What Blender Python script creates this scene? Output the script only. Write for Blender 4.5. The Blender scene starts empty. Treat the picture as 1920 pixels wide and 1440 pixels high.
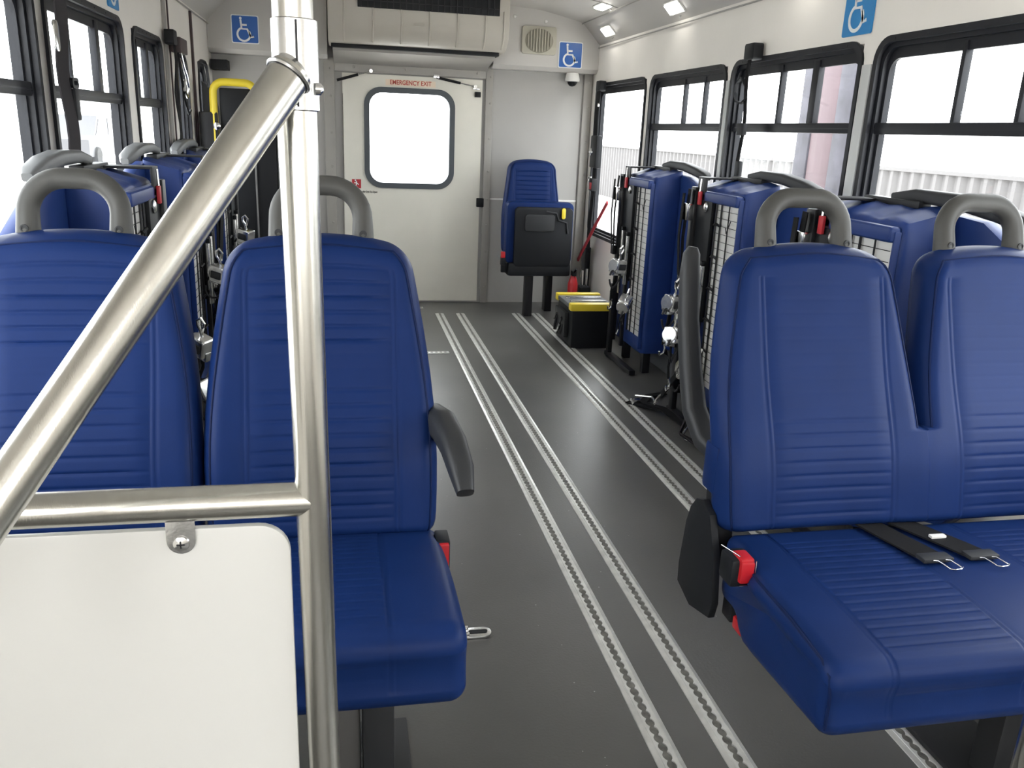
import bpy, bmesh, math, random
from mathutils import Vector, Matrix
random.seed(7)
C = bpy.context.scene.collection
S = bpy.context.scene

# ---------------------------------------------------------------- camera
F_PX, VP, ROLL, EYE = 1560.0, (642.0, 234.0), -0.018, 1.2
yv = Vector((VP[0] - 960, VP[1] - 720, F_PX)).normalized()
u0 = Vector((math.sin(ROLL), -math.cos(ROLL), 0))
zv = (u0 - u0.dot(yv) * yv).normalized()
xv = yv.cross(zv)
cam = bpy.data.objects.new('camera', bpy.data.cameras.new('camera'))
C.objects.link(cam)
# rows xv, yv, zv are the world axes seen by the camera (right, down, forward)
Mx = Matrix(((xv[0], -xv[1], -xv[2], 0), (yv[0], -yv[1], -yv[2], 0), (zv[0], -zv[1], -zv[2], EYE), (0, 0, 0, 1)))
cam.matrix_world = Mx
cam.data.sensor_width = 36
cam.data.lens = F_PX / 1920 * 36
cam.data.clip_start = 0.02
cam.data.clip_end = 300
S.camera = cam

# ---------------------------------------------------------------- world, sun, exposure
w = bpy.data.worlds.new('sky')
S.world = w
w.use_nodes = True
bg = w.node_tree.nodes['Background']
bg.inputs[0].default_value = (0.98, 0.98, 0.975, 1)
bg.inputs[1].default_value = 7.5
S.view_settings.view_transform = 'Standard'
S.view_settings.look = 'None'
S.view_settings.gamma = 1
S.view_settings.use_curve_mapping = False
S.view_settings.exposure = 0.55
S.cycles.use_denoising = True
S.cycles.max_bounces = 10
S.cycles.diffuse_bounces = 5
S.cycles.transparent_max_bounces = 16

# ---------------------------------------------------------------- materials
MATS = {}
def mat(name, col, rough=0.5, metal=0.0, bump=0.0, bscale=200, emit=None, var=0.0, vscale=8, coat=0.0, stretch=None, spec=None):
    if name in MATS: return MATS[name]
    m = bpy.data.materials.new(name); m.use_nodes = True
    nt = m.node_tree; b = nt.nodes['Principled BSDF']
    b.inputs['Base Color'].default_value = (*col, 1)
    b.inputs['Roughness'].default_value = rough
    b.inputs['Metallic'].default_value = metal
    if spec is not None: b.inputs['Specular IOR Level'].default_value = spec
    if coat: b.inputs['Coat Weight'].default_value = coat
    tc = nt.nodes.new('ShaderNodeTexCoord')
    src = tc.outputs['Object']
    if stretch:
        mp = nt.nodes.new('ShaderNodeMapping'); mp.inputs['Scale'].default_value = stretch
        nt.links.new(src, mp.inputs[0]); src = mp.outputs[0]
    if var:
        n = nt.nodes.new('ShaderNodeTexNoise'); n.inputs['Scale'].default_value = vscale; n.inputs['Detail'].default_value = 6
        nt.links.new(src, n.inputs['Vector'])
        r = nt.nodes.new('ShaderNodeValToRGB')
        r.color_ramp.elements[0].position = 0.3; r.color_ramp.elements[1].position = 0.7
        r.color_ramp.elements[0].color = (*[c * (1 - var) for c in col], 1)
        r.color_ramp.elements[1].color = (*[min(1, c * (1 + var)) for c in col], 1)
        nt.links.new(n.outputs[0], r.inputs[0]); nt.links.new(r.outputs[0], b.inputs['Base Color'])
    if bump:
        n = nt.nodes.new('ShaderNodeTexNoise'); n.inputs['Scale'].default_value = bscale; n.inputs['Detail'].default_value = 4
        nt.links.new(src, n.inputs['Vector'])
        bp = nt.nodes.new('ShaderNodeBump'); bp.inputs['Strength'].default_value = bump; bp.inputs['Distance'].default_value = 0.002
        nt.links.new(n.outputs[0], bp.inputs['Height']); nt.links.new(bp.outputs[0], b.inputs['Normal'])
    if emit:
        b.inputs['Emission Color'].default_value = (*emit[0], 1); b.inputs['Emission Strength'].default_value = emit[1]
    MATS[name] = m
    return m

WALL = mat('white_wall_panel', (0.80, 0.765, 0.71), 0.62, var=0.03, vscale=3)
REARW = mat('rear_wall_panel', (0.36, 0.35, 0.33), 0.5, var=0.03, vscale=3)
DOORM = mat('door_cream_paint', (0.70, 0.675, 0.595), 0.45, var=0.04, vscale=4)
TRIM = mat('grey_trim', (0.31, 0.295, 0.27), 0.42, var=0.06, vscale=6)
CEIL = mat('ceiling_panel', (0.50, 0.48, 0.45), 0.45)
BULK = mat('bulkhead_plastic', (0.47, 0.455, 0.43), 0.5, bump=0.08, bscale=300)
ACM = mat('beige_plastic', (0.42, 0.392, 0.34), 0.45)
BEIGE = mat('tan_plastic', (0.40, 0.38, 0.31), 0.5)
VINYL = mat('blue_vinyl', (0.0065, 0.020, 0.088), 0.42, bump=0.06, bscale=500, var=0.06, vscale=9, spec=.09)
VINYLW = mat('blue_vinyl_folded', (0.014, 0.036, 0.150), 0.42, bump=0.08, bscale=400, var=0.08, vscale=10, spec=.25)
PIPE = mat('blue_piping', (0.005, 0.012, 0.05), 0.5, spec=.08)
GREYP = mat('grey_handle_plastic', (0.056, 0.055, 0.051), 0.48, spec=.35, bump=0.08, bscale=700)
ARMP = mat('dark_grey_armrest', (0.022, 0.023, 0.025), 0.5, spec=.35, bump=0.08, bscale=600)
LARM = mat('light_grey_armrest', (0.10, 0.103, 0.105), 0.45, bump=0.1, bscale=600)
BLACK = mat('black_plastic', (0.009, 0.010, 0.012), 0.5, spec=.22)
BLKM = mat('black_metal', (0.010, 0.010, 0.012), 0.42, spec=.3)
RUB = mat('black_window_frame', (0.014, 0.015, 0.019), 0.42, spec=.22)
RUBG = mat('grey_window_gasket', (0.055, 0.065, 0.075), 0.5)
STEEL = mat('brushed_stainless', (0.61, 0.60, 0.555), 0.23, 1.0, bump=0.05, bscale=40, stretch=(30, 30, 1), var=0.05, vscale=4)
CHROME = mat('chrome', (0.75, 0.75, 0.74), 0.16, 1.0)
CAST = mat('cast_aluminium', (0.66, 0.66, 0.65), 0.26, 1.0, bump=0.1, bscale=200)
ALU = mat('aluminium_track', (0.66, 0.655, 0.63), 0.38, 0.55, var=0.12, vscale=30)
ALUD = mat('track_groove', (0.16, 0.155, 0.14), 0.6, 0.4, var=0.5, vscale=40)
WEB = mat('black_webbing', (0.012, 0.012, 0.013), 0.8, spec=.1, bump=0.3, bscale=500)
WEBG = mat('grey_webbing', (0.035, 0.032, 0.035), 0.8, spec=.15, bump=0.3, bscale=500)
RED = mat('red_plastic', (0.40, 0.010, 0.016), 0.35)
REDF = mat('red_webbing', (0.30, 0.02, 0.03), 0.7)
YEL = mat('yellow_plastic', (0.72, 0.56, 0.035), 0.4)
WHITE = mat('white_plastic', (0.72, 0.71, 0.68), 0.4)
BOARD = mat('white_board', (0.60, 0.60, 0.575), 0.30, coat=0.15)
DGREY = mat('dark_grey_plastic', (0.022, 0.023, 0.025), 0.5, spec=.3)
SBLUE = mat('sign_blue', (0.012, 0.10, 0.38), 0.35)
SBLUE2 = mat('sign_bright_blue', (0.02, 0.22, 0.52), 0.35)
SIGNW = mat('sign_white', (0.78, 0.80, 0.80), 0.4)
SIGNR = mat('sign_red', (0.42, 0.04, 0.02), 0.5)
SIGNC = mat('sign_cream', (0.80, 0.66, 0.52), 0.5)
TEXTD = mat('text_dark', (0.02, 0.018, 0.015), 0.6)
LEDM = mat('lamp_glow', (1, 1, 1), 0.4, emit=((1.0, 0.98, 0.92), 13.0))
FLAGR = mat('red_tag', (0.42, 0.02, 0.03), 0.5)

def glass_mat():
    m = bpy.data.materials.new('window_glass'); m.use_nodes = True
    nt = m.node_tree; nt.nodes.remove(nt.nodes['Principled BSDF'])
    o = nt.nodes['Material Output']
    t = nt.nodes.new('ShaderNodeBsdfTransparent'); t.inputs[0].default_value = (0.90, 0.92, 0.93, 1)
    g = nt.nodes.new('ShaderNodeBsdfGlossy'); g.inputs['Roughness'].default_value = 0.02
    mx = nt.nodes.new('ShaderNodeMixShader'); mx.inputs[0].default_value = 0.035
    nt.links.new(t.outputs[0], mx.inputs[1]); nt.links.new(g.outputs[0], mx.inputs[2])
    nt.links.new(mx.outputs[0], o.inputs[0])
    return m
GLASS = glass_mat()

def floor_mat():
    m = bpy.data.materials.new('grey_vinyl_floor'); m.use_nodes = True
    nt = m.node_tree; b = nt.nodes['Principled BSDF']; L = nt.links
    tc = nt.nodes.new('ShaderNodeTexCoord')
    n = nt.nodes.new('ShaderNodeTexNoise'); n.inputs['Scale'].default_value = 2.2; n.inputs['Detail'].default_value = 8
    L.new(tc.outputs['Object'], n.inputs['Vector'])
    r = nt.nodes.new('ShaderNodeValToRGB'); r.color_ramp.elements[0].position = 0.3; r.color_ramp.elements[1].position = 0.75
    r.color_ramp.elements[0].color = (0.073, 0.072, 0.069, 1); r.color_ramp.elements[1].color = (0.108, 0.105, 0.099, 1)
    L.new(n.outputs[0], r.inputs[0])
    v = nt.nodes.new('ShaderNodeTexVoronoi'); v.inputs['Scale'].default_value = 26; v.inputs['Randomness'].default_value = 1
    L.new(tc.outputs['Object'], v.inputs['Vector'])
    lt = nt.nodes.new('ShaderNodeMath'); lt.operation = 'LESS_THAN'; lt.inputs[1].default_value = 0.045
    L.new(v.outputs['Distance'], lt.inputs[0])
    n3 = nt.nodes.new('ShaderNodeTexNoise'); n3.inputs['Scale'].default_value = 5
    L.new(tc.outputs['Object'], n3.inputs['Vector'])
    gt = nt.nodes.new('ShaderNodeMath'); gt.operation = 'GREATER_THAN'; gt.inputs[1].default_value = 0.55
    L.new(n3.outputs[0], gt.inputs[0])
    mu = nt.nodes.new('ShaderNodeMath'); mu.operation = 'MULTIPLY'; L.new(lt.outputs[0], mu.inputs[0]); L.new(gt.outputs[0], mu.inputs[1])
    mx = nt.nodes.new('ShaderNodeMix'); mx.data_type = 'RGBA'
    L.new(mu.outputs[0], mx.inputs[0]); L.new(r.outputs[0], mx.inputs[6]); mx.inputs[7].default_value = (0.36, 0.36, 0.34, 1)
    L.new(mx.outputs[2], b.inputs['Base Color'])
    n2 = nt.nodes.new('ShaderNodeTexNoise'); n2.inputs['Scale'].default_value = 160; n2.inputs['Detail'].default_value = 3
    L.new(tc.outputs['Object'], n2.inputs['Vector'])
    bp = nt.nodes.new('ShaderNodeBump'); bp.inputs['Strength'].default_value = 0.25; bp.inputs['Distance'].default_value = 0.0015
    L.new(n2.outputs[0], bp.inputs['Height']); L.new(bp.outputs[0], b.inputs['Normal'])
    b.inputs['Roughness'].default_value = 0.35
    return m
FLOORM = floor_mat()

# ---------------------------------------------------------------- mesh builder
ORG = {}
class MB:
    def __init__(s): s.bm = bmesh.new()
    def _merge(s, b2, M=None):
        if M is not None: bmesh.ops.transform(b2, matrix=M, verts=b2.verts)
        me = bpy.data.meshes.new('tmp'); b2.to_mesh(me); b2.free()
        s.bm.from_mesh(me); bpy.data.meshes.remove(me); return s
    def box(s, x0, x1, y0, y1, z0, z1, bev=0.0, seg=2, M=None):
        b = bmesh.new(); bmesh.ops.create_cube(b, size=1)
        for v in b.verts:
            v.co = Vector(((x0 + x1) / 2 + v.co.x * (x1 - x0), (y0 + y1) / 2 + v.co.y * (y1 - y0), (z0 + z1) / 2 + v.co.z * (z1 - z0)))
        if bev: bmesh.ops.bevel(b, geom=b.edges[:], offset=bev, segments=seg, affect='EDGES', profile=0.6)
        return s._merge(b, M)
    def sweep(s, pts, sec, closed=False, up=None, scales=None):
        """sec: list of (a, b) in the frame (side, up)"""
        pts = [Vector(p) for p in pts]; n = len(pts); rings = []
        prev = None
        for i, p in enumerate(pts):
            if closed: t = (pts[(i + 1) % n] - pts[i - 1]).normalized()
            else:
                t = (pts[min(i + 1, n - 1)] - pts[max(i - 1, 0)]).normalized()
            if up is not None and i == 0 or prev is None:
                ref = Vector(up) if up is not None else (Vector((0, 0, 1)) if abs(t.z) < 0.9 else Vector((1, 0, 0)))
                side = t.cross(ref).normalized(); u = side.cross(t).normalized()
            elif up is not None:
                side = t.cross(Vector(up))
                side = side.normalized() if side.length > 0.05 else prev[0]
                u = side.cross(t).normalized()
            else:
                u = (prev[1] - prev[1].dot(t) * t).normalized(); side = t.cross(u).normalized()
            prev = (side, u)
            k = scales[i] if scales else 1
            if not isinstance(k, (tuple, list)): k = (k, k)
            rings.append([s.bm.verts.new(p + side * a * k[0] + u * b * k[1]) for a, b in sec])
        m = len(sec)
        for i in range(n if closed else n - 1):
            A, B = rings[i], rings[(i + 1) % n]
            for j in range(m): s.bm.faces.new((A[j], A[(j + 1) % m], B[(j + 1) % m], B[j]))
        if not closed:
            s.bm.faces.new(rings[0][::-1]); s.bm.faces.new(rings[-1])
        return s
    def tube(s, pts, r, seg=12, closed=False, radii=None, up=None):
        sec = [(r * math.cos(2 * math.pi * k / seg), r * math.sin(2 * math.pi * k / seg)) for k in range(seg)]
        return s.sweep(pts, sec, closed, up, [q / r for q in radii] if radii else None)
    def strap(s, pts, w, t=0.0022, side=None, closed=False):
        """flat webbing; side = vector across the strap"""
        pts = [Vector(p) for p in pts]; sd = Vector(side).normalized(); n = len(pts); rings = []
        for i, p in enumerate(pts):
            tg = (pts[min(i + 1, n - 1)] - pts[max(i - 1, 0)]).normalized() if not closed else (pts[(i + 1) % n] - pts[i - 1]).normalized()
            a = (sd - sd.dot(tg) * tg).normalized(); nn = a.cross(tg).normalized()
            rings.append([s.bm.verts.new(p + a * x + nn * y) for x, y in ((-w / 2, -t), (w / 2, -t), (w / 2, t), (-w / 2, t))])
        for i in range(n if closed else n - 1):
            A, B = rings[i], rings[(i + 1) % n]
            for j in range(4): s.bm.faces.new((A[j], A[(j + 1) % 4], B[(j + 1) % 4], B[j]))
        if not closed:
            s.bm.faces.new(rings[0][::-1]); s.bm.faces.new(rings[-1])
        return s
    def prism(s, poly, axis, a0, a1, bev=0.0):
        """poly in the two other axes (in order) extruded along axis"""
        b = bmesh.new(); A = []; B = []
        for p, q in poly:
            for val, lst in ((a0, A), (a1, B)):
                co = {0: (val, p, q), 1: (p, val, q), 2: (p, q, val)}[axis]
                lst.append(b.verts.new(co))
        n = len(poly)
        for i in range(n): b.faces.new((A[i], A[(i + 1) % n], B[(i + 1) % n], B[i]))
        b.faces.new(A[::-1]); b.faces.new(B)
        bmesh.ops.recalc_face_normals(b, faces=b.faces)
        if bev:
            caps = [f for f in b.faces if len(f.verts) == n]
            es = list({e for f in caps[-2:] for e in f.edges})
            bmesh.ops.bevel(b, geom=es, offset=bev, segments=2, affect='EDGES', profile=0.6)
        return s._merge(b)
    def ring(s, outer, inner, axis, a0, a1):
        n = len(outer); V = []
        for val in (a0, a1):
            for lst in (outer, inner):
                V.append([s.bm.verts.new({0: (val, p, q), 1: (p, val, q), 2: (p, q, val)}[axis]) for p, q in lst])
        o0, i0, o1, i1 = V
        for k in range(n):
            j = (k + 1) % n
            s.bm.faces.new((o0[k], o0[j], i0[j], i0[k])); s.bm.faces.new((o1[k], i1[k], i1[j], o1[j]))
            s.bm.faces.new((o0[k], o1[k], o1[j], o0[j])); s.bm.faces.new((i0[k], i0[j], i1[j], i1[k]))
        return s
    def lathe(s, prof, c, axis='z', seg=20, M=None):
        b = bmesh.new(); rings = []
        for r, h in prof:
            rings.append([b.verts.new((r * math.cos(2 * math.pi * k / seg), r * math.sin(2 * math.pi * k / seg), h)) for k in range(seg)])
        for A, B in zip(rings, rings[1:]):
            for k in range(seg): b.faces.new((A[k], A[(k + 1) % seg], B[(k + 1) % seg], B[k]))
        b.faces.new(rings[0][::-1]); b.faces.new(rings[-1])
        R = {'z': Matrix.Identity(4), 'x': Matrix.Rotation(math.pi / 2, 4, 'Y'), 'y': Matrix.Rotation(-math.pi / 2, 4, 'X')}[axis]
        T = Matrix.Translation(Vector(c)) @ R
        return s._merge(b, T if M is None else M @ T)
    def build(s, name, m, parent=None, smooth=True, ang=35, M=None):
        bmesh.ops.recalc_face_normals(s.bm, faces=s.bm.faces)
        if M is not None: bmesh.ops.transform(s.bm, matrix=M, verts=s.bm.verts)
        if parent is not None: o0 = ORG[parent.name]
        else:
            xs = [v.co for v in s.bm.verts]
            lo = [min(v[i] for v in xs) for i in range(3)]; hi = [max(v[i] for v in xs) for i in range(3)]
            o0 = Vector(((lo[0] + hi[0]) / 2, (lo[1] + hi[1]) / 2, lo[2]))
        for v in s.bm.verts: v.co -= o0
        me = bpy.data.meshes.new(name); s.bm.to_mesh(me); s.bm.free()
        me.materials.append(m)
        if smooth:
            me.shade_smooth()
            me.set_sharp_from_angle(angle=math.radians(ang))
        o = bpy.data.objects.new(name, me); C.objects.link(o)
        if parent is not None: o.parent = parent
        else: o.location = o0
        ORG[o.name] = o0.copy()
        return o

def empty(name, loc):
    o = bpy.data.objects.new(name, None); o.empty_display_size = 0.05; o.location = loc
    C.objects.link(o); ORG[o.name] = Vector(loc); return o
def tag(o, label, cat, group=None, kind=None):
    o['label'] = label; o['category'] = cat
    if group: o['group'] = group
    if kind: o['kind'] = kind
    return o
def thing(name, loc, label, cat, group=None): return tag(empty(name, loc), label, cat, group)
def struct(o, label, cat='structure'):
    o['kind'] = 'structure'; o['label'] = label; o['category'] = cat; return o
def copy_tree(o, parent=None):
    c = o.copy(); C.objects.link(c)
    if parent is not None: c.parent = parent
    for ch in list(o.children): copy_tree(ch, c)
    return c
def dup(o, loc, label, rot=None, group=None):
    c = copy_tree(o); c.location = loc; c['label'] = label
    if rot is not None: c.rotation_euler = rot
    if group: c['group'] = group
    return c
def rrect(a0, a1, b0, b1, r, n=7):
    P = []
    for cx, cy, s in ((a1 - r, b1 - r, 0), (a0 + r, b1 - r, 1), (a0 + r, b0 + r, 2), (a1 - r, b0 + r, 3)):
        for k in range(n + 1):
            t = (s + k / n) * math.pi / 2; P.append((cx + r * math.cos(t), cy + r * math.sin(t)))
    return P
def arc(c, r, a0, a1, n, fx=1, fz=1):
    return [(c[0] + fx * r * math.cos(math.radians(a0 + (a1 - a0) * k / n)), c[1] + fz * r * math.sin(math.radians(a0 + (a1 - a0) * k / n))) for k in range(n + 1)]
def screw(mb, x, y, z, axis, r=0.006, h=0.003):
    mb.lathe([(r, 0), (r, h * .4), (r * .6, h), (0.0005, h * 1.1)], (x, y, z), axis, 10)

# ---------------------------------------------------------------- the room shell
XL, XR, YB, YF = -0.81, 1.71, 5.93, -2.0
TH = 0.05
struct(MB().box(XL - TH, XR + TH, YF, YB + TH, -0.05, 0.0).build('floor', FLOORM, smooth=False), 'dark grey speckled vinyl bus floor')

def wall_with_holes(name, m, axis, c0, c1, a0, a1, b0, b1, holes, label):
    mb = MB()
    As = sorted({a0, a1, *[h[0] for h in holes], *[h[1] for h in holes]})
    for i in range(len(As) - 1):
        p, q = As[i], As[i + 1]
        hs = sorted([h for h in holes if h[0] <= p + 1e-6 and h[1] >= q - 1e-6], key=lambda h: h[2])
        z = b0
        for h in hs + [(0, 0, b1, b1)]:
            if h[2] > z + 1e-4:
                if axis == 0: mb.box(c0, c1, p, q, z, h[2])
                else: mb.box(p, q, c0, c1, z, h[2])
            z = h[3]
    bmesh.ops.remove_doubles(mb.bm, verts=mb.bm.verts, dist=1e-5)
    return struct(mb.build(name, m, smooth=False), label)

# windows: y0, y1, z0, z1 of the outer frame
RW = [(4.80, 5.80, 0.53, 1.535), (3.735, 4.735, 0.62, 1.535), (2.69, 3.69, 0.62, 1.54), (1.62, 2.625, 0.62, 1.54), (0.55, 1.555, 0.62, 1.54), (-0.52, 0.485, 0.62, 1.54)]
LW = [(0.65, 1.60, 0.62, 1.55), (1.66, 2.62, 0.62, 1.55), (2.70, 3.60, 0.62, 1.55), (3.75, 4.33, 0.62, 1.545)]
LD = [(4.66, 4.99, 0.62, 1.53), (5.34, 5.74, 0.62, 1.535)]
ins = lambda wl: [(a + .012, b - .012, c + .012, d - .012) for a, b, c, d in wl]
wall_with_holes('wall_right', WALL, 0, XR, XR + TH, YF, YB, 0, 1.80, ins(RW), 'right white side wall with a row of black framed windows')
wall_with_holes('wall_left', WALL, 0, XL - TH, XL, YF, YB, 0, 1.80, ins(LW) + ins(LD) + [(-1.75, -.55, .8, 1.6)], 'left white side wall with black framed windows')
DX0, DX1 = -0.005, 0.945
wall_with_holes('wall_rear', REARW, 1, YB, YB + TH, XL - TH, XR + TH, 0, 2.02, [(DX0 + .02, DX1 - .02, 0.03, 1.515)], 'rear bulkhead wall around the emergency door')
wall_with_holes('wall_front', WALL, 1, YF - TH, YF, XL - TH, XR + TH, 0, 2.06, [(XL + .30, XR - .30, 1.0, 1.60)], 'unseen front end of the bus behind the camera, windshield opening sized to limit the light')  # added out of view to hold back light from the open front
# ceiling: coved profile
prof = [(XL - .02, 1.76), (XL + 0.13, 1.915), (XL + .42, 1.975), (0.1, 2.01), (0.8, 2.01), (XR - .42, 1.975), (XR - 0.13, 1.915), (XR + .02, 1.76)]
mb = MB()
up = [(x, z + 0.05) for x, z in prof][::-1]
mb.prism(prof[0:2] + [(prof[1][0], prof[1][1] + .05), (prof[0][0] - .03, prof[0][1] + .03)], 1, YF, YB + TH)
mb.prism(prof[6:8] + [(prof[7][0] + .03, prof[7][1] + .03), (prof[6][0], prof[6][1] + .05)], 1, YF, YB + TH)
mb.prism(prof[1:7] + [(x, z + .05) for x, z in prof[1:7]][::-1], 1, YF, YB + TH)
struct(mb.build('ceiling', CEIL, smooth=False), 'grey beige coved bus ceiling')
# ceiling seams and cove lip
mb = MB()
mb.tube([(XR - .135, YF + .02, 1.905), (XR - .135, YB - .14, 1.905)], 0.003, 8)
mb.tube([(XR - .01, YF + .02, 1.762), (XR - .01, YB - .14, 1.762)], 0.004, 8)
struct(mb.build('trim_1', TRIM), 'thin trim lines along the right ceiling cove')
mb = MB()
mb.tube([(XL + .135, YF + .02, 1.905), (XL + .135, YB - .14, 1.905)], 0.003, 8)
mb.tube([(XL + .01, YF + .02, 1.762), (XL + .01, YB - .14, 1.762)], 0.004, 8)
struct(mb.build('trim_2', TRIM), 'thin trim lines along the left ceiling cove')
for i, y in enumerate((5.05, 3.2)):
    mb = MB(); mb.sweep([(x, y, z - .001) for x, z in prof[1:7]], [(-.006, 0), (-.006, -.003), (.006, -.003), (.006, 0)], up=(0, 0, 1))
    struct(mb.build('trim_%d' % (3 + i), TRIM, smooth=False), 'cross seam strip on the ceiling, %s' % ('toward the rear' if i == 0 else 'midway'))
# baseboards
struct(MB().box(XR - .045, XR, YF, YB, 0, .10, .006).build('baseboard_right', mat('kick_grey', (0.09, 0.095, 0.10), .55)), 'dark grey kick strip below the right windows')
struct(MB().box(XL, XL + .045, YF, YB, 0, .10, .006).build('baseboard_left', MATS['kick_grey']), 'dark grey kick strip below the left windows')
# vertical pillars strips between windows
def window(idx, X, s, rect, label, rail=1.262, mull=(), thick=(), fw=0.034, r=0.075, parent=None):
    """s = direction towards the inside"""
    y0, y1, z0, z1 = rect
    mb = MB()
    O = rrect(y0, y1, z0, z1, r); I = rrect(y0 + fw * .6, y1 - fw * .6, z0 + fw * .6, z1 - fw * .6, r * .8)
    xi, xo = X + s * .009, X - s * (TH + .004)
    mb.ring(O, I, 0, X - s * .006, xi)
    O2 = rrect(y0 + .013, y1 - .013, z0 + .013, z1 - .013, r * .9); I2 = rrect(y0 + fw, y1 - fw, z0 + fw, z1 - fw, r * .75)
    mb.ring(O2, I2, 0, xo, X - s * .008)
    O3 = rrect(y0 + fw * .7, y1 - fw * .7, z0 + fw * .7, z1 - fw * .7, r * .78)
    I3 = rrect(y0 + fw * 1.35, y1 - fw * 1.35, z0 + fw * 1.5, z1 - fw * 1.95, r * .62)
    mb.ring(O3, I3, 0, X - s * .036, X - s * .024)
    for k in range(6):
        yy = y0 + .1 + k * (y1 - y0 - .2) / 5
        screw(mb, xi - s * .001, yy, z1 - fw * .32, 'x', .004, .002 * s)
    f = mb.build('window_%d' % idx, RUB, parent)
    if parent is None: struct(f, label, 'window')
    MB().box(X - s * .032, X - s * .028, y0 + fw * 1.0, y1 - fw * 1.0, z0 + fw * 1.1, z1 - fw * 1.1).build('window_pane', GLASS, f, smooth=False)
    if rail:
        MB().box(min(X - s * .046, X - s * .012), max(X - s * .046, X - s * .012), y0 + fw * .8, y1 - fw * .8, rail - .021, rail + .015, .003).box(
            min(X - s * .010, X - s * .013), max(X - s * .010, X - s * .013), y0 + fw, y1 - fw, rail - .006, rail - .002).build('mid_rail', RUB, f)
    for k, y in enumerate(mull):
        h = .0085 if k not in thick else .022
        MB().box(min(X - s * .042, X - s * .018), max(X - s * .042, X - s * .018), y - h, y + h, rail + .01, z1 - fw * 1.2, .002).build('mullion', RUB, f)
    return f
RM = {0: (), 1: (4.03, 4.285), 2: (3.02, 3.28), 3: (1.99, 2.235), 4: (0.95, 1.2), 5: (-.1, .15)}
RL = ['narrow single pane window at the right rear corner', 'second window from the rear on the right wall', 'third right window, a red column seen through it',
      'large near right window cut by the photo edge', 'right window beside the camera', 'right window behind the camera']
for i, r in enumerate(RW):
    window(i + 1, XR, -1, r, RL[i], rail=None if i == 0 else 1.262, mull=RM[i], thick=(0,) if i == 2 else ())
LM = [(1.0, 1.2), (2.1, 2.3), (3.0, 3.33), (3.93, 4.12)]
LLb = ['left window beside the camera', 'nearest left window at the photo edge', 'second left window behind the hanging grey belt', 'short third left window with dark sliding sash']
for i, r in enumerate(LW):
    window(i + 7, XL, 1, r, LLb[i], rail=1.262, mull=LM[i], thick=(1,) if i >= 2 else ())
for i, r in enumerate(LD):
    window(i + 11, XL, 1, r, ['narrow arched window of the lift door', 'narrow arched window nearest the left rear corner'][i], rail=None, r=0.14)
# lift door seams on the left wall
struct(MB().box(XL, XL + .006, 4.53, 4.545, .05, 1.76).box(XL, XL + .012, 5.16, 5.19, .05, 1.76, .003).build('trim_5', mat('dark_seam', (0.05, 0.03, 0.03), .6), smooth=False), 'dark vertical seams of the lift doors in the left wall')
struct(MB().box(XL, XL + .010, 4.40, 4.46, 0.6, 1.76, .003).build('trim_6', TRIM), 'grey pillar trim left of the lift door')
struct(MB().box(XR - .010, XR, 2.632, 2.684, .12, 1.46, .003).box(XR - .01, XR, 3.695, 3.73, .12, 1.46, .003).build('trim_7', mat('pillar_grey', (0.52, 0.53, 0.52), .4)), 'pale pillar strips between the right windows')

# ---- rear wall furniture
def rear_post(name, x0, x1, z1, label):
    mb = MB(); mb.box(x0, x1, YB - .028, YB, 0, z1, .006)
    for z in (.12, .37, .56, .74, .93, 1.15, 1.38, 1.55):
        if z < z1: screw(mb, (x0 + x1) / 2 + .008, YB - .028, z, 'y', .008, -.004)
    return struct(mb.build(name, TRIM), label)
rear_post('trim_8', -0.115, -0.045, 1.62, 'grey riveted post left of the rear door')
rear_post('trim_9', 0.958, 1.008, 1.62, 'grey riveted post right of the rear door')
rear_post('trim_10', 1.645, 1.705, 1.62, 'grey corner post at the right rear')
mb = MB(); mb.box(-0.045, .958, YB - .026, YB, 1.535, 1.60, .005)
for x in (.08, .42, .9): screw(mb, x, YB - .026, 1.567, 'y', .009, -.005)
struct(mb.build('trim_11', TRIM), 'grey riveted header above the rear door')
struct(MB().box(1.012, 1.642, YB - .006, YB, .735, .747).build('trim_12', mat('seam_white', (.7, .69, .66), .4), smooth=False), 'thin pale seam on the panel right of the rear door')

# rear door
d = struct(empty('door_1', (0.47, YB, 0)), 'cream rear emergency exit door', 'door')
WX0, WX1, WZ0, WZ1 = 0.143, 0.752, 0.797, 1.452
mb = MB()
O = [(DX0 + .008, .012), (DX1 - .008, .012), (DX1 - .008, 1.528), (DX0 + .008, 1.528)]
def sq_like(x0, x1, z0, z1, ref):
    cx, cz = (WX0 + WX1) / 2, (WZ0 + WZ1) / 2; P = []
    for p, q in ref:
        dx, dz = p - cx, q - cz
        k = min(((x1 - cx) if dx > 0 else (cx - x0)) / max(abs(dx), 1e-6), ((z1 - cz) if dz > 0 else (cz - z0)) / max(abs(dz), 1e-6))
        P.append((cx + dx * k, cz + dz * k))
    return P
Iw = rrect(WX0 + .015, WX1 - .015, WZ0 + .015, WZ1 - .015, .10, 9)
hx0, hx1, hz0, hz1 = WX0 + .015, WX1 - .015, WZ0 + .015, WZ1 - .015
mb.ring(sq_like(hx0, hx1, hz0, hz1, Iw), Iw, 1, YB - .012, YB - .0005)
for q in ((DX0 + .008, hx0, .012, 1.528), (hx1, DX1 - .008, .012, 1.528), (hx0, hx1, .012, hz0), (hx0, hx1, hz1, 1.528)):
    mb.box(q[0], q[1], YB - .012, YB - .0005, q[2], q[3])
bmesh.ops.remove_doubles(mb.bm, verts=mb.bm.verts, dist=1e-5)
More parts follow.
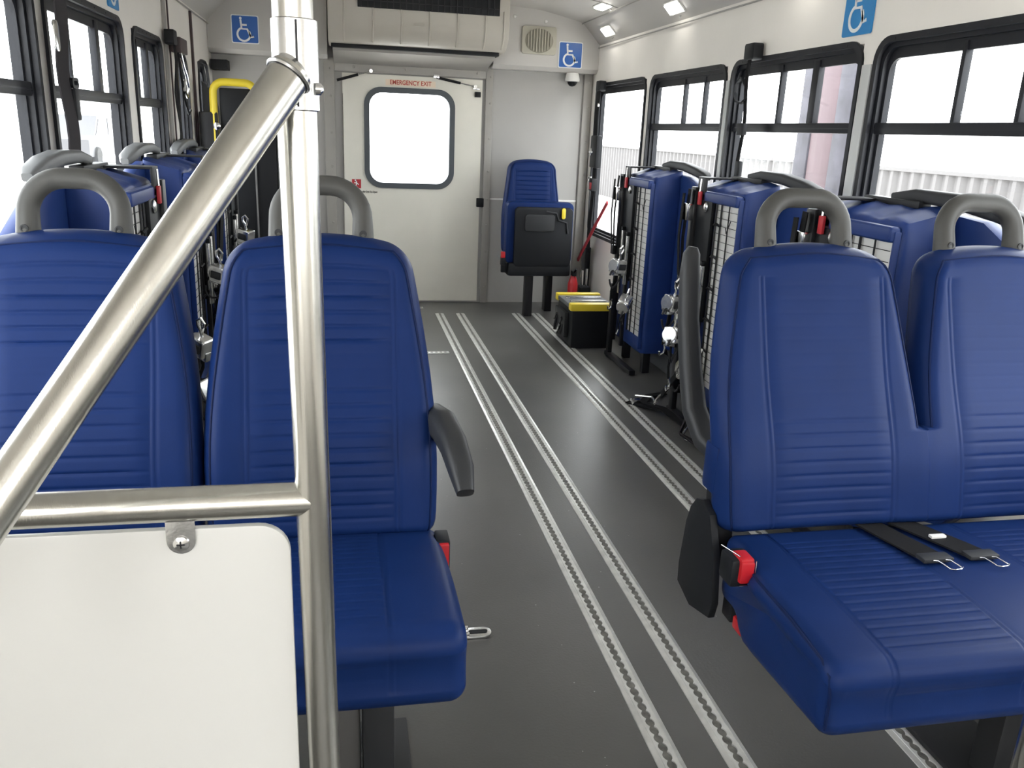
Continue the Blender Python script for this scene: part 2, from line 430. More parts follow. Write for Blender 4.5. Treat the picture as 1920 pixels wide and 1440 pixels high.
for cx_, cz_ in ((hx0, hz0), (hx1 - .028, hz0), (hx0, hz1 - .028), (hx1 - .028, hz1 - .028)): mb.box(cx_ - .0005, cx_ + .0285, YB - .0118, YB - .0007, cz_ - .0005, cz_ + .0285)
mb.build('door_panel', DOORM, d, smooth=False)
fr = MB().ring(rrect(WX0, WX1, WZ0, WZ1, .115, 9), rrect(WX0 + .036, WX1 - .036, WZ0 + .036, WZ1 - .036, .085, 9), 1, YB - .024, YB + .012).build('window_gasket', RUBG, d)
MB().box(WX0 + .02, WX1 - .02, YB + .01, YB + .014, WZ0 + .02, WZ1 - .02).build('window_pane', GLASS, fr, smooth=False)
# struts, latches
def strut(p, q, nm):
    p, q = Vector(p), Vector(q); mid = p.lerp(q, .62)
    b = MB().tube([p, mid], .009, 10).build(nm, BLKM, d)
    MB().tube([mid, q], .005, 8).lathe([(.012, -.01), (.012, .01)], q, 'y', 10).build('strut_rod', CHROME, b)
strut((-.03, YB - .035, 1.478), (.19, YB - .035, 1.545), 'gas_strut')
strut((.62, YB - .03, 1.528), (.885, YB - .03, 1.482), 'gas_strut')
MB().box(.60, .64, YB - .045, YB - .02, 1.52, 1.545, .004).box(.87, .915, YB - .03, YB - .004, 1.462, 1.476, .003).build('strut_bracket', CHROME, d)
MB().box(.915, .965, YB - .04, YB - .004, .685, .745, .004).build('latch', BLACK, d)
MB().box(.885, .925, YB - .03, YB - .004, 1.415, 1.45, .004).build('latch', BLACK, d)
hn = MB().box(-.03, .055, YB - .035, YB - .006, .73, .80, .006).box(-.015, .02, YB - .05, YB - .03, .74, .79, .006).build('door_handle', CAST, d)
MB().box(.0, .008, YB - .012, YB - .004, .80, 1.40, .001).build('latch_rod', TRIM, d)
# sticker: small red exit pictogram and one line of text
st = MB().box(.058, .118, YB - 0.0157, YB - 0.0137, .790, .850).build('exit_pictogram', FLAGR, d, smooth=False)
mb = MB()
mb.tube([(.085, YB - 0.0163, .838), (.090, YB - 0.0163, .822), (.082, YB - 0.0163, .808), (.092, YB - 0.0163, .793)], .004, 6)
mb.tube([(.072, YB - 0.0163, .826), (.088, YB - 0.0163, .825), (.102, YB - 0.0163, .815)], .0032, 6)
mb.tube([(.084, YB - 0.0163, .810), (.074, YB - 0.0163, .800), (.070, YB - 0.0163, .793)], .0032, 6)
mb.lathe([(.005, -.001), (.005, .001)], (.080, YB - 0.0163, .843), 'y', 10)
mb.build('running_figure', SIGNW, st)
def text(body, size, loc, parent, m, name, rot=(math.pi / 2, 0, 0), sx=1.0, thick=0.0):
    cu = bpy.data.curves.new('t', 'FONT'); cu.body = body; cu.size = size; cu.align_x = 'CENTER'; cu.align_y = 'CENTER'; cu.extrude = 0.0004; cu.offset = thick
    to = bpy.data.objects.new('t', cu); C.objects.link(to); bpy.context.view_layer.update()
    me = bpy.data.meshes.new_from_object(to.evaluated_get(bpy.context.evaluated_depsgraph_get()))
    bpy.data.objects.remove(to)
    me.transform(Matrix.Translation(Vector(loc) - ORG[parent.name]) @ Matrix.Rotation(rot[2], 4, 'Z') @ Matrix.Rotation(rot[0], 4, 'X') @ Matrix.Diagonal((sx, 1, 1, 1)))
    me.materials.clear(); me.materials.append(m)
    o = bpy.data.objects.new(name, me); C.objects.link(o); o.parent = parent; ORG[o.name] = ORG[parent.name].copy(); return o
text('Rotate Handle Out To Open', .0175, (.145, YB - 0.0150, .768), d, TEXTD, 'lettering', sx=.8, thick=.0004)
pl = MB().box(.285, .618, YB - .0155, YB - .0125, 1.463, 1.502).build('exit_plate', SIGNC, d, smooth=False)
text('EMERGENCY EXIT', .040, (.4515, YB - .0163, 1.483), pl, SIGNR, 'exit_lettering', sx=.86, thick=.0008)

# bulkheads either side of the AC
for nm, x0, x1, lb in (('trim_13', .985, XR, 'moulded grey bulkhead above the right rear panel'), ('trim_14', XL, -.085, 'moulded grey bulkhead above the left rear panel')):
    mb = MB()
    pf = [(YB, 1.60), (5.83, 1.60), (5.80, 1.625), (5.80, 1.99), (YB, 1.99)]
    mb.prism(pf, 0, x0, x1, .006)
    struct(mb.build(nm, BULK), lb)
mb = MB()
for x, z in ((1.12, 1.925), (1.33, 1.905)): screw(mb, x, 5.80, z, 'y', .011, -.006)
struct(mb.build('trim_15', WHITE), 'two round pale screw caps above the speaker')

# AC unit
ac = thing('air_conditioner', (.47, 5.7, 1.60), 'beige air conditioning unit above the rear door with black louvre', 'air conditioner')
pf = [(5.44, 1.975), (5.44, 1.80), (5.455, 1.74), (5.52, 1.685), (5.60, 1.675), (5.80, 1.675), (5.80, 1.975)]
MB().prism(pf, 0, -.075, 1.02, .012).build('housing', ACM, ac)
for x in (.02, .19, .36, .53, .70, .87, .985): MB().sweep([(x, 5.438, 1.90), (x, 5.438, 1.80), (x, 5.452, 1.742), (x, 5.515, 1.688)], [(-.006, 0), (-.002, .005), (.002, .005), (.006, 0)], up=(0, -1, 0)).build('moulding_rib', ACM, ac)
MB().box(.10, .955, 5.430, 5.445, 1.872, 1.97, .003).build('air_grille', BLACK, ac)
mb = MB()
for k in range(22): mb.box(.12 + k * .038, .124 + k * .038, 5.424, 5.432, 1.876, 1.966)
mb.box(.105, .95, 5.424, 5.431, 1.908, 1.912)
mb.build('louvre_slats', DGREY, ac, smooth=False)
MB().box(-.06, .985, 5.58, 5.80, 1.655, 1.677, .004).build('black_slit', BLACK, ac)  # black slit along the underside of the housing
MB().prism([(5.62, 1.655), (5.80, 1.655), (5.93, 1.60), (5.93, 1.57), (5.86, 1.605), (5.62, 1.64)], 0, -.05, .965, .003).build('drip_panel', TRIM, ac)
MB().ring(rrect(.425, .50, 1.785, 1.803, .006), rrect(.431, .494, 1.790, 1.798, .003), 1, 5.434, 5.442).build('badge', ACM, ac)
mb = MB()
for x in (.30, .80): screw(mb, x, 5.70, 1.65, 'z', .01, -.004)

# speaker
sp = thing('speaker', (1.287, 5.79, 1.70), 'square tan wall speaker with round grille left of the blue sign', 'speaker')
MB().prism(rrect(1.17, 1.405, 1.70, 1.872, .018), 1, 5.785, 5.80, .004).build('speaker_frame', BEIGE, sp)
mb = MB().lathe([(.082, -.004), (.082, .004), (.07, .006), (.002, .007)], (1.287, 5.785, 1.786), 'y', 28, M=Matrix.Translation((1.287, 0, 0)) @ Matrix.Diagonal((1.15, 1, .92, 1)) @ Matrix.Translation((-1.287, 0, .152)))
mb.build('speaker_cone', mat('tan_dark', (.25, .235, .185), .6), sp)
mb = MB()
for k in range(-4, 5):
    h = math.sqrt(max(.0, .080 ** 2 - (k * .017) ** 2)) * .9
    mb.box(1.287 + k * .019 - .003, 1.287 + k * .019 + .003, 5.773, 5.784, 1.786 - h, 1.786 + h)
mb.build('grille_bars', BEIGE, sp, smooth=False)

# accessibility signs
def wheel_sign(name, cen, size, axis, label, m=None, border=True):
    """built facing -Y around the origin then turned"""
    t = thing(name, cen, label, 'sign', 'wheelchair accessibility signs')
    M = Matrix.Translation(cen) @ {'y': Matrix.Identity(4), 'x-': Matrix.Rotation(math.radians(-90), 4, 'Z'), 'x+': Matrix.Rotation(math.radians(90), 4, 'Z')}[axis]
    k = size / 2
    if border: MB().prism(rrect(-k, k, -k, k, k * .12), 1, -.001, .002).build('sign_border', SIGNW, t, M=M, smooth=False)
    q = k * .93 if border else k
    MB().prism(rrect(-q, q, -q, q, q * .10), 1, -.003, -.001 if border else .002).build('sign_panel', m or SBLUE, t, M=M, smooth=False)
    mb = MB()
    r = .070 * k; y = -.0042
    def ln(*p): mb.sweep([(a * k, y, b * k) for a, b in p], [(-r, .0008), (-r, -.0008), (r, -.0008), (r, .0008)], up=(0, 1, 0))
    A = arc((-.10, -.36), .46, 115, 392, 24)
    ln(*A)
    ln((-.30, .66), (-.24, .02), (.16, .02), (.42, -.55), (.62, -.48))
    ln((-.27, .30), (.14, .30))
    mb.lathe([(.095 * k, -.0008), (.095 * k, .0008)], (-.30 * k, y, .76 * k), 'y', 14)
    mb.build('wheelchair_symbol', SIGNW, t, M=M, smooth=False)
    return t
wheel_sign('accessibility_sign', (1.508, 5.797, 1.708), .165, 'y', 'blue wheelchair sign on the rear bulkhead right of the speaker')
wheel_sign('accessibility_sign', (-.582, 5.797, 1.742), .165, 'y', 'blue wheelchair sign on the rear bulkhead left of the air conditioner')
wheel_sign('accessibility_sign', (XR - .003, 2.755, 1.643), .17, 'x-', 'bright blue wheelchair sign above the third right window', SBLUE2, False)
wheel_sign('accessibility_sign', (XL + .003, 3.50, 1.645), .15, 'x+', 'bright blue wheelchair sign above the left windows', SBLUE2, False)

# dome camera
dc = thing('security_camera', (1.545, 5.83, 1.53), 'white dome security camera under the right bulkhead', 'camera')
MB().lathe([(.048, 0), (.050, .012), (.044, .045), (.040, .055)], (1.545, 5.85, 1.545), 'z', 24).build('camera_base', WHITE, dc)
MB().lathe([(.002, -.032), (.018, -.028), (.030, -.015), (.034, 0), (.034, .004)], (1.545, 5.85, 1.545), 'z', 24).build('dome', BLACK, dc)

# ceiling lamps
def lamp(y, x, z, ang, label, L=.17):
    t = thing('ceiling_lamp', (x, y, z), label, 'lamp', 'ceiling lamps on the right cove')
    M = Matrix.Translation((x, y, z)) @ Matrix.Rotation(ang, 4, 'Y')
    MB().box(-.036, .036, -L / 2 - .008, L / 2 + .008, -.002, .008, .002).build('lamp_housing', WHITE, t, M=M)
    MB().box(-.028, .028, -L / 2, L / 2, -.008, -.001, .002).build('lamp_diffuser', LEDM, t, M=M)
    screwb = MB(); screwb.lathe([(.006, 0), (.004, .012)], (.052, 0, -.006), 'z', 10); screwb.build('push_button', CHROME, t, M=M)
CA = math.atan2(.155, .15)
for y, lb in ((5.45, 'bright ceiling lamp on the cove nearest the rear bulkhead'), (4.33, 'bright ceiling lamp on the cove at the top edge of the photo'), (3.1, 'unseen ceiling lamp added for light on the cove above the third right window'), (1.9, 'unseen ceiling lamp added for light on the cove above the near right window')):  # last two lamps are out of view, added for light
    lamp(y, XR - .058, 1.832, CA, lb)
lamp(5.12, XR - .20, 1.925, .2, 'bright glowing bar on the flat ceiling just above the cove edge')  # glowing bar set on the flat ceiling

# ---------------------------------------------------------------- floor tracks
def ltrack(name, x, y0, y1, label):
    t = thing(name, (x, (y0 + y1) / 2, 0), label, 'floor track', 'long aluminium floor tracks')
    p = .0254; n = int((y1 - y0) / p)
    mb = MB()
    MB().box(x - .011, x + .011, y0, y1, .0006, .0012).build('track_slot', ALUD, t, smooth=False)
    for s in (-1, 1):
        V = []
        for i in range(n * 8 + 1):
            y = y0 + i * p / 8; c = abs(math.sin(math.pi * i / 8))
            e = .0042 + .0056 * c ** .8
            V.append([mb.bm.verts.new((x + s * q, y, z)) for q, z in ((e, .0008), (e, .0042), (.0150, .0042), (.0158, .0030), (.0185, .0030), (.0192, .0042), (.0280, .0022), (.0290, .0002))])
        for A, B in zip(V, V[1:]):
            for a in range(len(A) - 1): mb.bm.faces.new((A[a], A[a + 1], B[a + 1], B[a]))
    mb.build('track_rail', ALU, t, ang=25)
    return t
ltrack('floor_track', .623, .55, 5.53, 'leftmost of the four long aluminium floor tracks')
ltrack('floor_track', .765, .55, 5.53, 'long aluminium floor track second from the left')
ltrack('floor_track', 1.152, .55, 5.53, 'long aluminium floor track under the aisle edge of the right seat')
ltrack('floor_track', 1.288, .55, 5.53, 'rightmost of the four long aluminium floor tracks')
for (x0, x1, y, lb) in ((.38, .565, 4.50, 'short crosswise floor track beside the left seat'), (.40, .53, 5.72, 'short crosswise floor strip before the rear door')):
    t = thing('cross_track', ((x0 + x1) / 2, y, 0), lb, 'floor track')
    MB().box(x0, x1, y - .022, y + .022, .0003, .0035, .001).build('track_rail', ALU, t)
    mb = MB()
    k = x0 + .012
    while k < x1 - .01: mb.lathe([(.008, 0), (.008, .0006)], (k, y, .0034), 'z', 10); k += .0254
    mb.build('track_slot', ALUD, t, smooth=False)
# floor anchor
an = thing('floor_anchor', (.30, 1.775, 0), 'small chrome and black floor anchor beside the left seat cushion', 'anchor')
MB().prism(rrect(.262, .342, 1.755, 1.797, .02), 2, 0, .008, .002).build('anchor_plate', CAST, an)
MB().prism(rrect(.285, .332, 1.769, 1.783, .006), 2, .0078, .0095).build('anchor_slot', BLACK, an, smooth=False)
MB().box(.262, .285, 1.757, 1.767, .006, .016, .002).box(.262, .285, 1.785, 1.795, .006, .016, .002).build('anchor_tab', CHROME, an)

# ---------------------------------------------------------------- front rail and modesty panel
PY, PX, PR = .72, -.033, .0157
post = thing('grab_rail', (PX, PY, 0), 'brushed stainless stanchion with diagonal and cross rails at front left', 'grab rail')
PXZ = lambda z: -.0355 + (1.2 - z) * .0095
MB().tube([(PXZ(0), PY, 0), (PXZ(2), PY, 2.0)], PR, 28).build('upright_pole', STEEL, post)
# clamp sleeve
sl = MB()
sl.lathe([(PR + .0004, 1.209), (PR + .0022, 1.210), (PR + .0022, 1.276), (PR + .0004, 1.277)], (-.0355, PY, 0), 'z', 32)
dp, dq = Vector((-.040, .700, 1.234)), Vector((-.226, .556, .955))
dd = (dq - dp).normalized()
dq2 = dp + dd * .75
e1 = dd.cross(Vector((0, 1, 0))).normalized(); e2 = e1.cross(dd).normalized(); rings = []
for cpt, (ea, eb), rr_ in ((Vector((-.0355, .722, 1.240)), (e1, Vector((0, 0, 1)) if e2.z > 0 else Vector((0, 0, -1))), .0125), (Vector((-.0375, .712, 1.237)), (e1, ((e2 + Vector((0, 0, 1 if e2.z > 0 else -1))) / 2).normalized()), .0148), (dp, (e1, e2), PR + .0030), (dp + dd * .0015, (e1, e2), PR + .0018)):
    rings.append([sl.bm.verts.new(cpt + (ea * math.cos(2 * math.pi * k / 32) + eb * math.sin(2 * math.pi * k / 32)) * rr_) for k in range(32)])
for A, B in zip(rings, rings[1:]):
    for k in range(32): sl.bm.faces.new((A[k], A[(k + 1) % 32], B[(k + 1) % 32], B[k]))
sl.bm.faces.new(rings[0][::-1]); sl.bm.faces.new(rings[-1])

sl.build('clamp_sleeve', CAST, post)
MB().tube([dp - dd * .0005, dp + dd * .0020], PR + .0013, 28).build('clamp_shadow_gap', BLKM, post)
MB().tube([dp - dd * .005, dp + dd * .52], PR * 1.04, 28).build('diagonal_rail', STEEL, post)
MB().lathe([(.0048, 0), (.0045, .004), (.002, .006)], (PX + .013, PY - .010, 1.226), 'x', 12).lathe([(.004, 0), (.003, -.003)], (PX - .004, PY - PR - .002, 1.216), 'y', 10).lathe([(.004, 0), (.003, -.003)], (PX - .010, PY - PR - .0005, 1.216), 'y', 10).build('clamp_screw', CHROME, post)
MB().tube([(PX - .001, PY, .871), (-.95 + .16, PY, .871)], .0158, 28).build('cross_rail', STEEL, post)
MB().box(PX - .0012, PX + .0006, PY - PR - .0028, PY - PR - .001, 1.212, 1.275).build('clamp_seam', BLKM, post)
pn = thing('modesty_panel', (-.42, PY, .05), 'white modesty panel under the cross rail at lower left', 'panel')
MB().prism(rrect(-.79, -.054, .05, .848, .028), 1, PY - .004, PY + .004, .002).build('panel_board', BOARD, pn)
for x in (-.148, -.68):
    mb = MB().prism([(x - .0125, .872), (x + .0125, .872), (x + .0125, .838)] + [(a, b) for a, b in arc((x, .838), .0125, 0, -180, 10)][1:-1] + [(x - .0125, .838)], 1, PY - .0075, PY - .005, .0006)
    c_ = mb.build('panel_clip', CAST, pn)
    mb = MB().lathe([(.0075, 0), (.0068, -.002), (.003, -.0032), (.0005, -.0035)], (x, PY - .0075, .836), 'y', 16)
    mb.build('clip_screw', CHROME, c_)
    MB().box(x - .0035, x + .0035, PY - .0114, PY - .0108, .8353, .8367).box(x - .0007, x + .0007, PY - .0114, PY - .0108, .8325, .8395).build('screw_slot', DGREY, c_, smooth=False)
post2 = thing('grab_pole', (.832, .72, 0), 'steel pole at the lower right edge of the photo', 'pole')
MB().tube([(.832, PY, .0), (.832, PY, .60)], PR, 24).tube([(.832, PY, .60), (.838, PY, .64), (.90, PY, .66), (1.6, PY, .66)], PR, 24).build('pole_tube', STEEL, post2)
MB().lathe([(.04, 0), (.04, .004), (.022, .01), (.018, .012)], (.832, PY, 0), 'z', 20).build('floor_flange', STEEL, post2)

# ---------------------------------------------------------------- seats
def lerp_tab(tab, v):
    for (a, p), (b, q) in zip(tab, tab[1:]):
        if v <= b:
            k = (v - a) / (b - a); return p + (q - p) * k
    return tab[-1][1]
def gauss(x, s): return math.exp(-(x / s) ** 2)
def bul(d, R):
    k = max(0.0, min(1.0, d / R)); return math.sqrt(max(0.0, 1 - (1 - k) ** 2))

def backrest(mb, pipe, cx, zb, zt, yfun, T, join=0, xj=None, zj=0.0, asym=1.0, pw=.128, grooves=(), tb=.035, wtab=None):
    wt = wtab or [(0, .2135), (.08, .2170), (.16, .2185), (.26, .2190), (.36, .2178), (.45, .2150), (.54, .2105), (.62, .2050), (.70, .1985), (.78, .1915), (.86, .1840), (.94, .1760), (1.0, .170)]
    rc = .058; H = zt - zb
    def hw(z):
        h = lerp_tab(wt, (z - zb) / H)
        if z > zt - rc: h -= rc - math.sqrt(max(0, rc * rc - (z - (zt - rc)) ** 2))
        if z < zb + .03: h -= .015 * (1 - math.sqrt(max(0, 1 - ((zb + .03 - z) / .03) ** 2)))
        return h
    NZ = int(H / .0027); zs = [zb + H * i / NZ for i in range(NZ + 1)]
    zs = [z for z in zs if z < zt - .012] + [zt - .012 * (1 - k / 6) ** 2 for k in range(0, 7)]
    inner = [-1 + 2 * k / 18 for k in range(19)]
    outer = [.05, .12, .22, .34, .48, .62, .74, .84, .91, .96, .985, 1.0]
    rows_f, rows_b = [], []
    edge = {-1: [], 1: []}; topl = []
    for z in zs:
        wl = wr = hw(z); wl *= asym
        jn = z < zj
        if jn:
            if join > 0: wr = abs(xj - cx)
            if join < 0: wl = abs(xj - cx)
        rf, rb = [], []
        ql, qr = min(pw + .014, wl * .78), min(pw + .014, wr * .78)
        seam = [1 - .002 / .142, 1 - .010 / .142, 1 - .0135 / .142, 1 - .018 / .142]
        xs = []
        for o in outer[::-1]: xs.append(-(ql + (wl - ql) * o))
        for s_ in (1.0, .985, .97, .945, .93, .915): xs.append(-ql * s_)
        for u in inner[2:-2]: xs.append(u * .90 * (ql if u < 0 else qr))
        for s_ in (.915, .93, .945, .97, .985, 1.0): xs.append(qr * s_)
        for o in outer: xs.append(qr + (wr - qr) * o)
        for x in xs:
            dl = 1.0 if (jn and join < 0) else wl + x
            dr = 1.0 if (jn and join > 0) else wr - x
            ds = min(dl, dr); ax = abs(x)
            b = bul(ds, .034) * bul(zt - z, .034) * bul(z - zb, .030)
            gd = 0
            for gz, ga in grooves: gd += ga * gauss(z - gz, .0026)
            wx = 1 / (1 + math.exp((ax - pw + .004) / .003))
            g = gd * wx + .0016 * (gauss(ax - ql * .93, .0022) + gauss(ax - ql, .0022)) * (1 if z < zt - .05 else 0)
            dish = .006 * (min(1, ax / .20)) ** 2
            crown = .012 * (1 - min(1, (ax / .12) ** 2)) * max(0, (z - (zt - .10)) / .10)
            yy = yfun(z)
            rf.append(mb.bm.verts.new((cx + x, yy - b * (T + dish) + g * b, z + crown)))
            rb.append(mb.bm.verts.new((cx + x, yy + b * tb + .0005, z + crown)))
        rows_f.append(rf); rows_b.append(rb)
        # piping path a little inside the outline
        for s_ in (-1, 1):
            if jn and join == s_: continue
            ww = wl if s_ < 0 else wr
            dd_ = .016
            if z < zt - .016:
                edge[s_].append((cx + s_ * (ww - dd_), yfun(z) - bul(dd_, .034) * bul(zt - z, .034) * bul(z - zb, .030) * (T + .006) - .0002, z))
    for R, f in ((rows_f, 1), (rows_b, -1)):
        for A, B in zip(R, R[1:]):
            for j in range(len(A) - 1):
                q = (A[j], A[j + 1], B[j + 1], B[j]); mb.bm.faces.new(q if f > 0 else q[::-1])
    # stitch outline
    n = len(rows_f)
    for j in range(len(rows_f[0]) - 1):
        mb.bm.faces.new((rows_f[0][j + 1], rows_f[0][j], rows_b[0][j], rows_b[0][j + 1]))
        mb.bm.faces.new((rows_f[-1][j], rows_f[-1][j + 1], rows_b[-1][j + 1], rows_b[-1][j]))
    for i in range(n - 1):
        mb.bm.faces.new((rows_f[i][0], rows_f[i + 1][0], rows_b[i + 1][0], rows_b[i][0]))
        mb.bm.faces.new((rows_f[i + 1][-1], rows_f[i][-1], rows_b[i][-1], rows_b[i + 1][-1]))
    if pipe is not None:
        L, R_ = edge[-1], edge[1]
        if not join:
            pts = L[::4] + [L[-1]] + [(cx + k * .012, yfun(zt - .016) - bul(.016, .04) * (T) - .001, zt - .014 + .010 * (1 - (k / 8) ** 2)) for k in range(-5, 6)] + [R_[-1]] + R_[::-4]
            pipe.tube(pts, .0024, 6)
        else:
            keepL, keepR = L[::4] + [L[-1]], [R_[-1]] + R_[::-4]
            pts = keepL + [(cx + k * .012, yfun(zt - .016) - bul(.016, .04) * (T) - .001, zt - .014 + .010 * (1 - (k / 8) ** 2)) for k in range(-5, 6)] + keepR
            pipe.tube(pts, .0024, 6)

def cushion(mb, x0, x1, yb, yf, zb, zf, th, panels, grooves_top=18, amp=.0028, front_drop=None, g0=.05, rear_in=0.0):
    """profile from the rear top edge over the front down and back under"""
    P = []
    def seg(p, q, n):
        for k in range(n): P.append((p[0] + (q[0] - p[0]) * k / n, p[1] + (q[1] - p[1]) * k / n))
    r = .038
    fb = zf - (front_drop or th)
    L = yb - yf
    P1 = (yb - .03, zb); P2 = (yf + r, zf)
    n1 = int((L - r) / .003)
    for k in range(n1):
        t = k / n1; P.append((P1[0] + (P2[0] - P1[0]) * t, P1[1] + (P2[1] - P1[1]) * t + .012 * math.sin(math.pi * t)))
    for k in range(14): a = math.pi / 2 * k / 14; P.append((yf + r - r * math.sin(a), zf - r + r * math.cos(a)))
    n2 = int((zf - fb - r - .032) / .003)
    for k in range(n2): t = k / n2; P.append((yf + .006 * math.sin(math.pi * t), zf - r + (fb + .032 - zf + r) * t))
    for k in range(8): a = math.pi / 2 * k / 8; P.append((yf + .032 - .032 * math.cos(a), fb + .032 - .032 * math.sin(a)))
    seg((yf + .032, fb), (yb - .032, zb - th), 10)
    for k in range(8): a = math.pi / 2 * k / 8; P.append((yb - .032 + .032 * math.sin(a), zb - th + .032 - .032 * math.cos(a)))
    seg((yb, zb - th + .032), (yb, zb - .032), 5)
    for k in range(8): a = math.pi / 2 * k / 8; P.append((yb - .03 + .03 * math.cos(a), zb - .03 + .03 * math.sin(a)))
    n = len(P); S_ = [0]
    for i in range(1, n): S_.append(S_[-1] + math.hypot(P[i][0] - P[i - 1][0], P[i][1] - P[i - 1][1]))
    N = []
    for i in range(n):
        a, b = P[i - 1], P[(i + 1) % n]; tx, tz = b[0] - a[0], b[1] - a[1]; l = math.hypot(tx, tz) or 1
        N.append((-tz / l, tx / l))       # inward normal for this winding
    # ensure inward
    cy, cz = sum(p[0] for p in P) / n, sum(p[1] for p in P) / n
    sgn = 1 if ((cy - P[5][0]) * N[5][0] + (cz - P[5][1]) * N[5][1]) > 0 else -1
    N = [(a * sgn, b * sgn) for a, b in N]
    end = S_[n1 + 14 + n2 - 1]
    gs = []; s_ = g0
    while s_ < end - .02: gs.append(s_); s_ += .0235
    Rr = .028
    W = x1 - x0
    xs = [0, .0015, .004, .007, .011, .016, .022, .028]
    X = [x0 + q for q in xs]
    mid = set()
    for a, b in panels:
        for e in (a, b):
            for q in (-.0105, -.007, -.0035, 0, .0035, .007, .0105): mid.add(round(e + q, 5))
        for k in range(1, 9): mid.add(round(a + (b - a) * k / 9, 5))
    k = x0 + .06
    while k < x1 - .05: mid.add(round(k, 5)); k += .035
    X += sorted(m_ for m_ in mid if x0 + .04 < m_ < x1 - .04)
    X += [x1 - q for q in xs[::-1]]
    rings = []
    for x in X:
        d_ = min(x - x0, x1 - x); o_ = 0
        if d_ < Rr: o_ = Rr - math.sqrt(max(0, Rr * Rr - (Rr - d_) ** 2))
        inp = 0; sm = 0
        for a, b in panels:
            inp = max(inp, 1 / (1 + math.exp(-(min(x - a, b - x) - .006) / .002)))
            sm = max(sm, gauss(x - a, .0022), gauss(x - b, .0022), gauss(x - a + .0085, .0022), gauss(x - b - .0085, .0022))
        ring = []
        for i in range(n):
            g = 0
            if S_[i] < end:
                for q in gs:
                    if abs(S_[i] - q) < .008: g += amp * gauss(S_[i] - q, .0026)
                g = g * inp + sm * .0018
            g += 0.0
            wy = max(0, min(1, (P[i][0] - (yf + .26)) / .16)); wy = wy * wy * (3 - 2 * wy)
            ring.append(mb.bm.verts.new((x + rear_in * wy * max(0, 1 - (x - x0) / .16), P[i][0] + N[i][0] * (o_ + g), P[i][1] + N[i][1] * (o_ + g))))
        rings.append(ring)
    for A, B in zip(rings, rings[1:]):
        for i in range(n): mb.bm.faces.new((A[i], A[(i + 1) % n], B[(i + 1) % n], B[i]))
    for rg in (rings[0], rings[-1]):
        c0 = Vector((0, 0, 0))
        for v in rg: c0 += v.co
        cv = mb.bm.verts.new(c0 / len(rg))
        for i in range(n): mb.bm.faces.new((rg[i], rg[(i + 1) % n], cv))

def loop_handle(cx, y, z0, z1, hw, r, parent, lean=.25):
    pts = []
    rr = .062
    def Y(z): return y + (z - z0) * lean
    pts.append((cx - hw, Y(z0 - .05), z0 - .05)); pts.append((cx - hw, Y(z0), z0))
    for a in range(0, 91, 10):
        t = math.radians(a); x = cx - hw + rr - rr * math.cos(t); z = z1 - rr + rr * math.sin(t); pts.append((x, Y(z), z))
    for a in range(90, -1, -10):
        t = math.radians(a); x = cx + hw - rr + rr * math.cos(t); z = z1 - rr + rr * math.sin(t); pts.append((x, Y(z), z))
    pts.append((cx + hw, Y(z0), z0)); pts.append((cx + hw, Y(z0 - .05), z0 - .05))
    n = len(pts)
    radii = [(r * (1.12 if (k < 2 or k > n - 3) else 1.0)) for k in range(n)]
    h = MB().tube(pts, r, 16, radii=radii).build('grab_handle', GREYP, parent)
    for s_ in (-1, 1): MB().lathe([(.0075, 0), (.0075, -.0022), (.005, -.0025), (.005, -.001), (.002, -.001)], (cx + s_ * hw, Y(z0 + .022) - r * 1.05, z0 + .022), 'y', 14).build('handle_screw', DGREY, h)

GR = [(.482 + k * .0262, .0027) for k in range(10)] + [(.757, .0005), (.783, .0004)] + [(.806 + k * .0262, .0031) for k in range(6)]
# --- left double seat (aisle seat M, wall seat L)
def yM(z): return 1.475 + .035 + (z - .44) * .30 - .020 * gauss(z - .60, .12)
ls = thing('double_passenger_seat', (-.26, 1.3, 0), 'blue vinyl double seat behind the white modesty panel, armrest down', 'seat', 'front row passenger seats')
for cx, T in ((-.047, .046), (-.484, .046)):
    mb, pp = MB(), MB()
    backrest(mb, pp, cx, .435, .985, yM, T, grooves=GR)
    bk = mb.build('backrest', VINYL, ls, ang=60)
    pp.build('piping', PIPE, bk)
    loop_handle(cx + (.003 if cx > -.2 else -.006), yM(.98) + .012, .975, 1.085, .080, .0195, ls)
mb = MB(); cushion(mb, -.262, .172, 1.50, 1.055, .450, .493, .150, [(-.205, .055)], amp=.0006, front_drop=.135, g0=.03); mb.build('seat_cushion', VINYL, ls, ang=60)
mb = MB(); cushion(mb, -.700, -.272, 1.50, 1.055, .450, .493, .150, [(-.60, -.37)], amp=.0006, front_drop=.135, g0=.03); mb.build('seat_cushion', VINYL, ls, ang=60)
MB().box(-.68, .14, 1.22, 1.26, .305, .335, .004).box(-.68, .14, 1.42, 1.46, .275, .315, .004).build('seat_frame', BLKM, ls)
MB().box(.015, .068, 1.18, 1.24, .01, .33, .006).box(-.03, .11, 1.08, 1.48, 0, .014, .004).build('pedestal_leg', DGREY, ls)
MB().box(-.03, .012, 1.22, 1.46, .03, .30, .004).build('grey_leg_block', mat('block_grey', (.16, .155, .15), .45, .3), ls)  # grey block beside the pedestal leg
MB().box(-.71, -.66, 1.1, 1.45, .0, .30, .004).build('wall_leg', BLKM, ls)
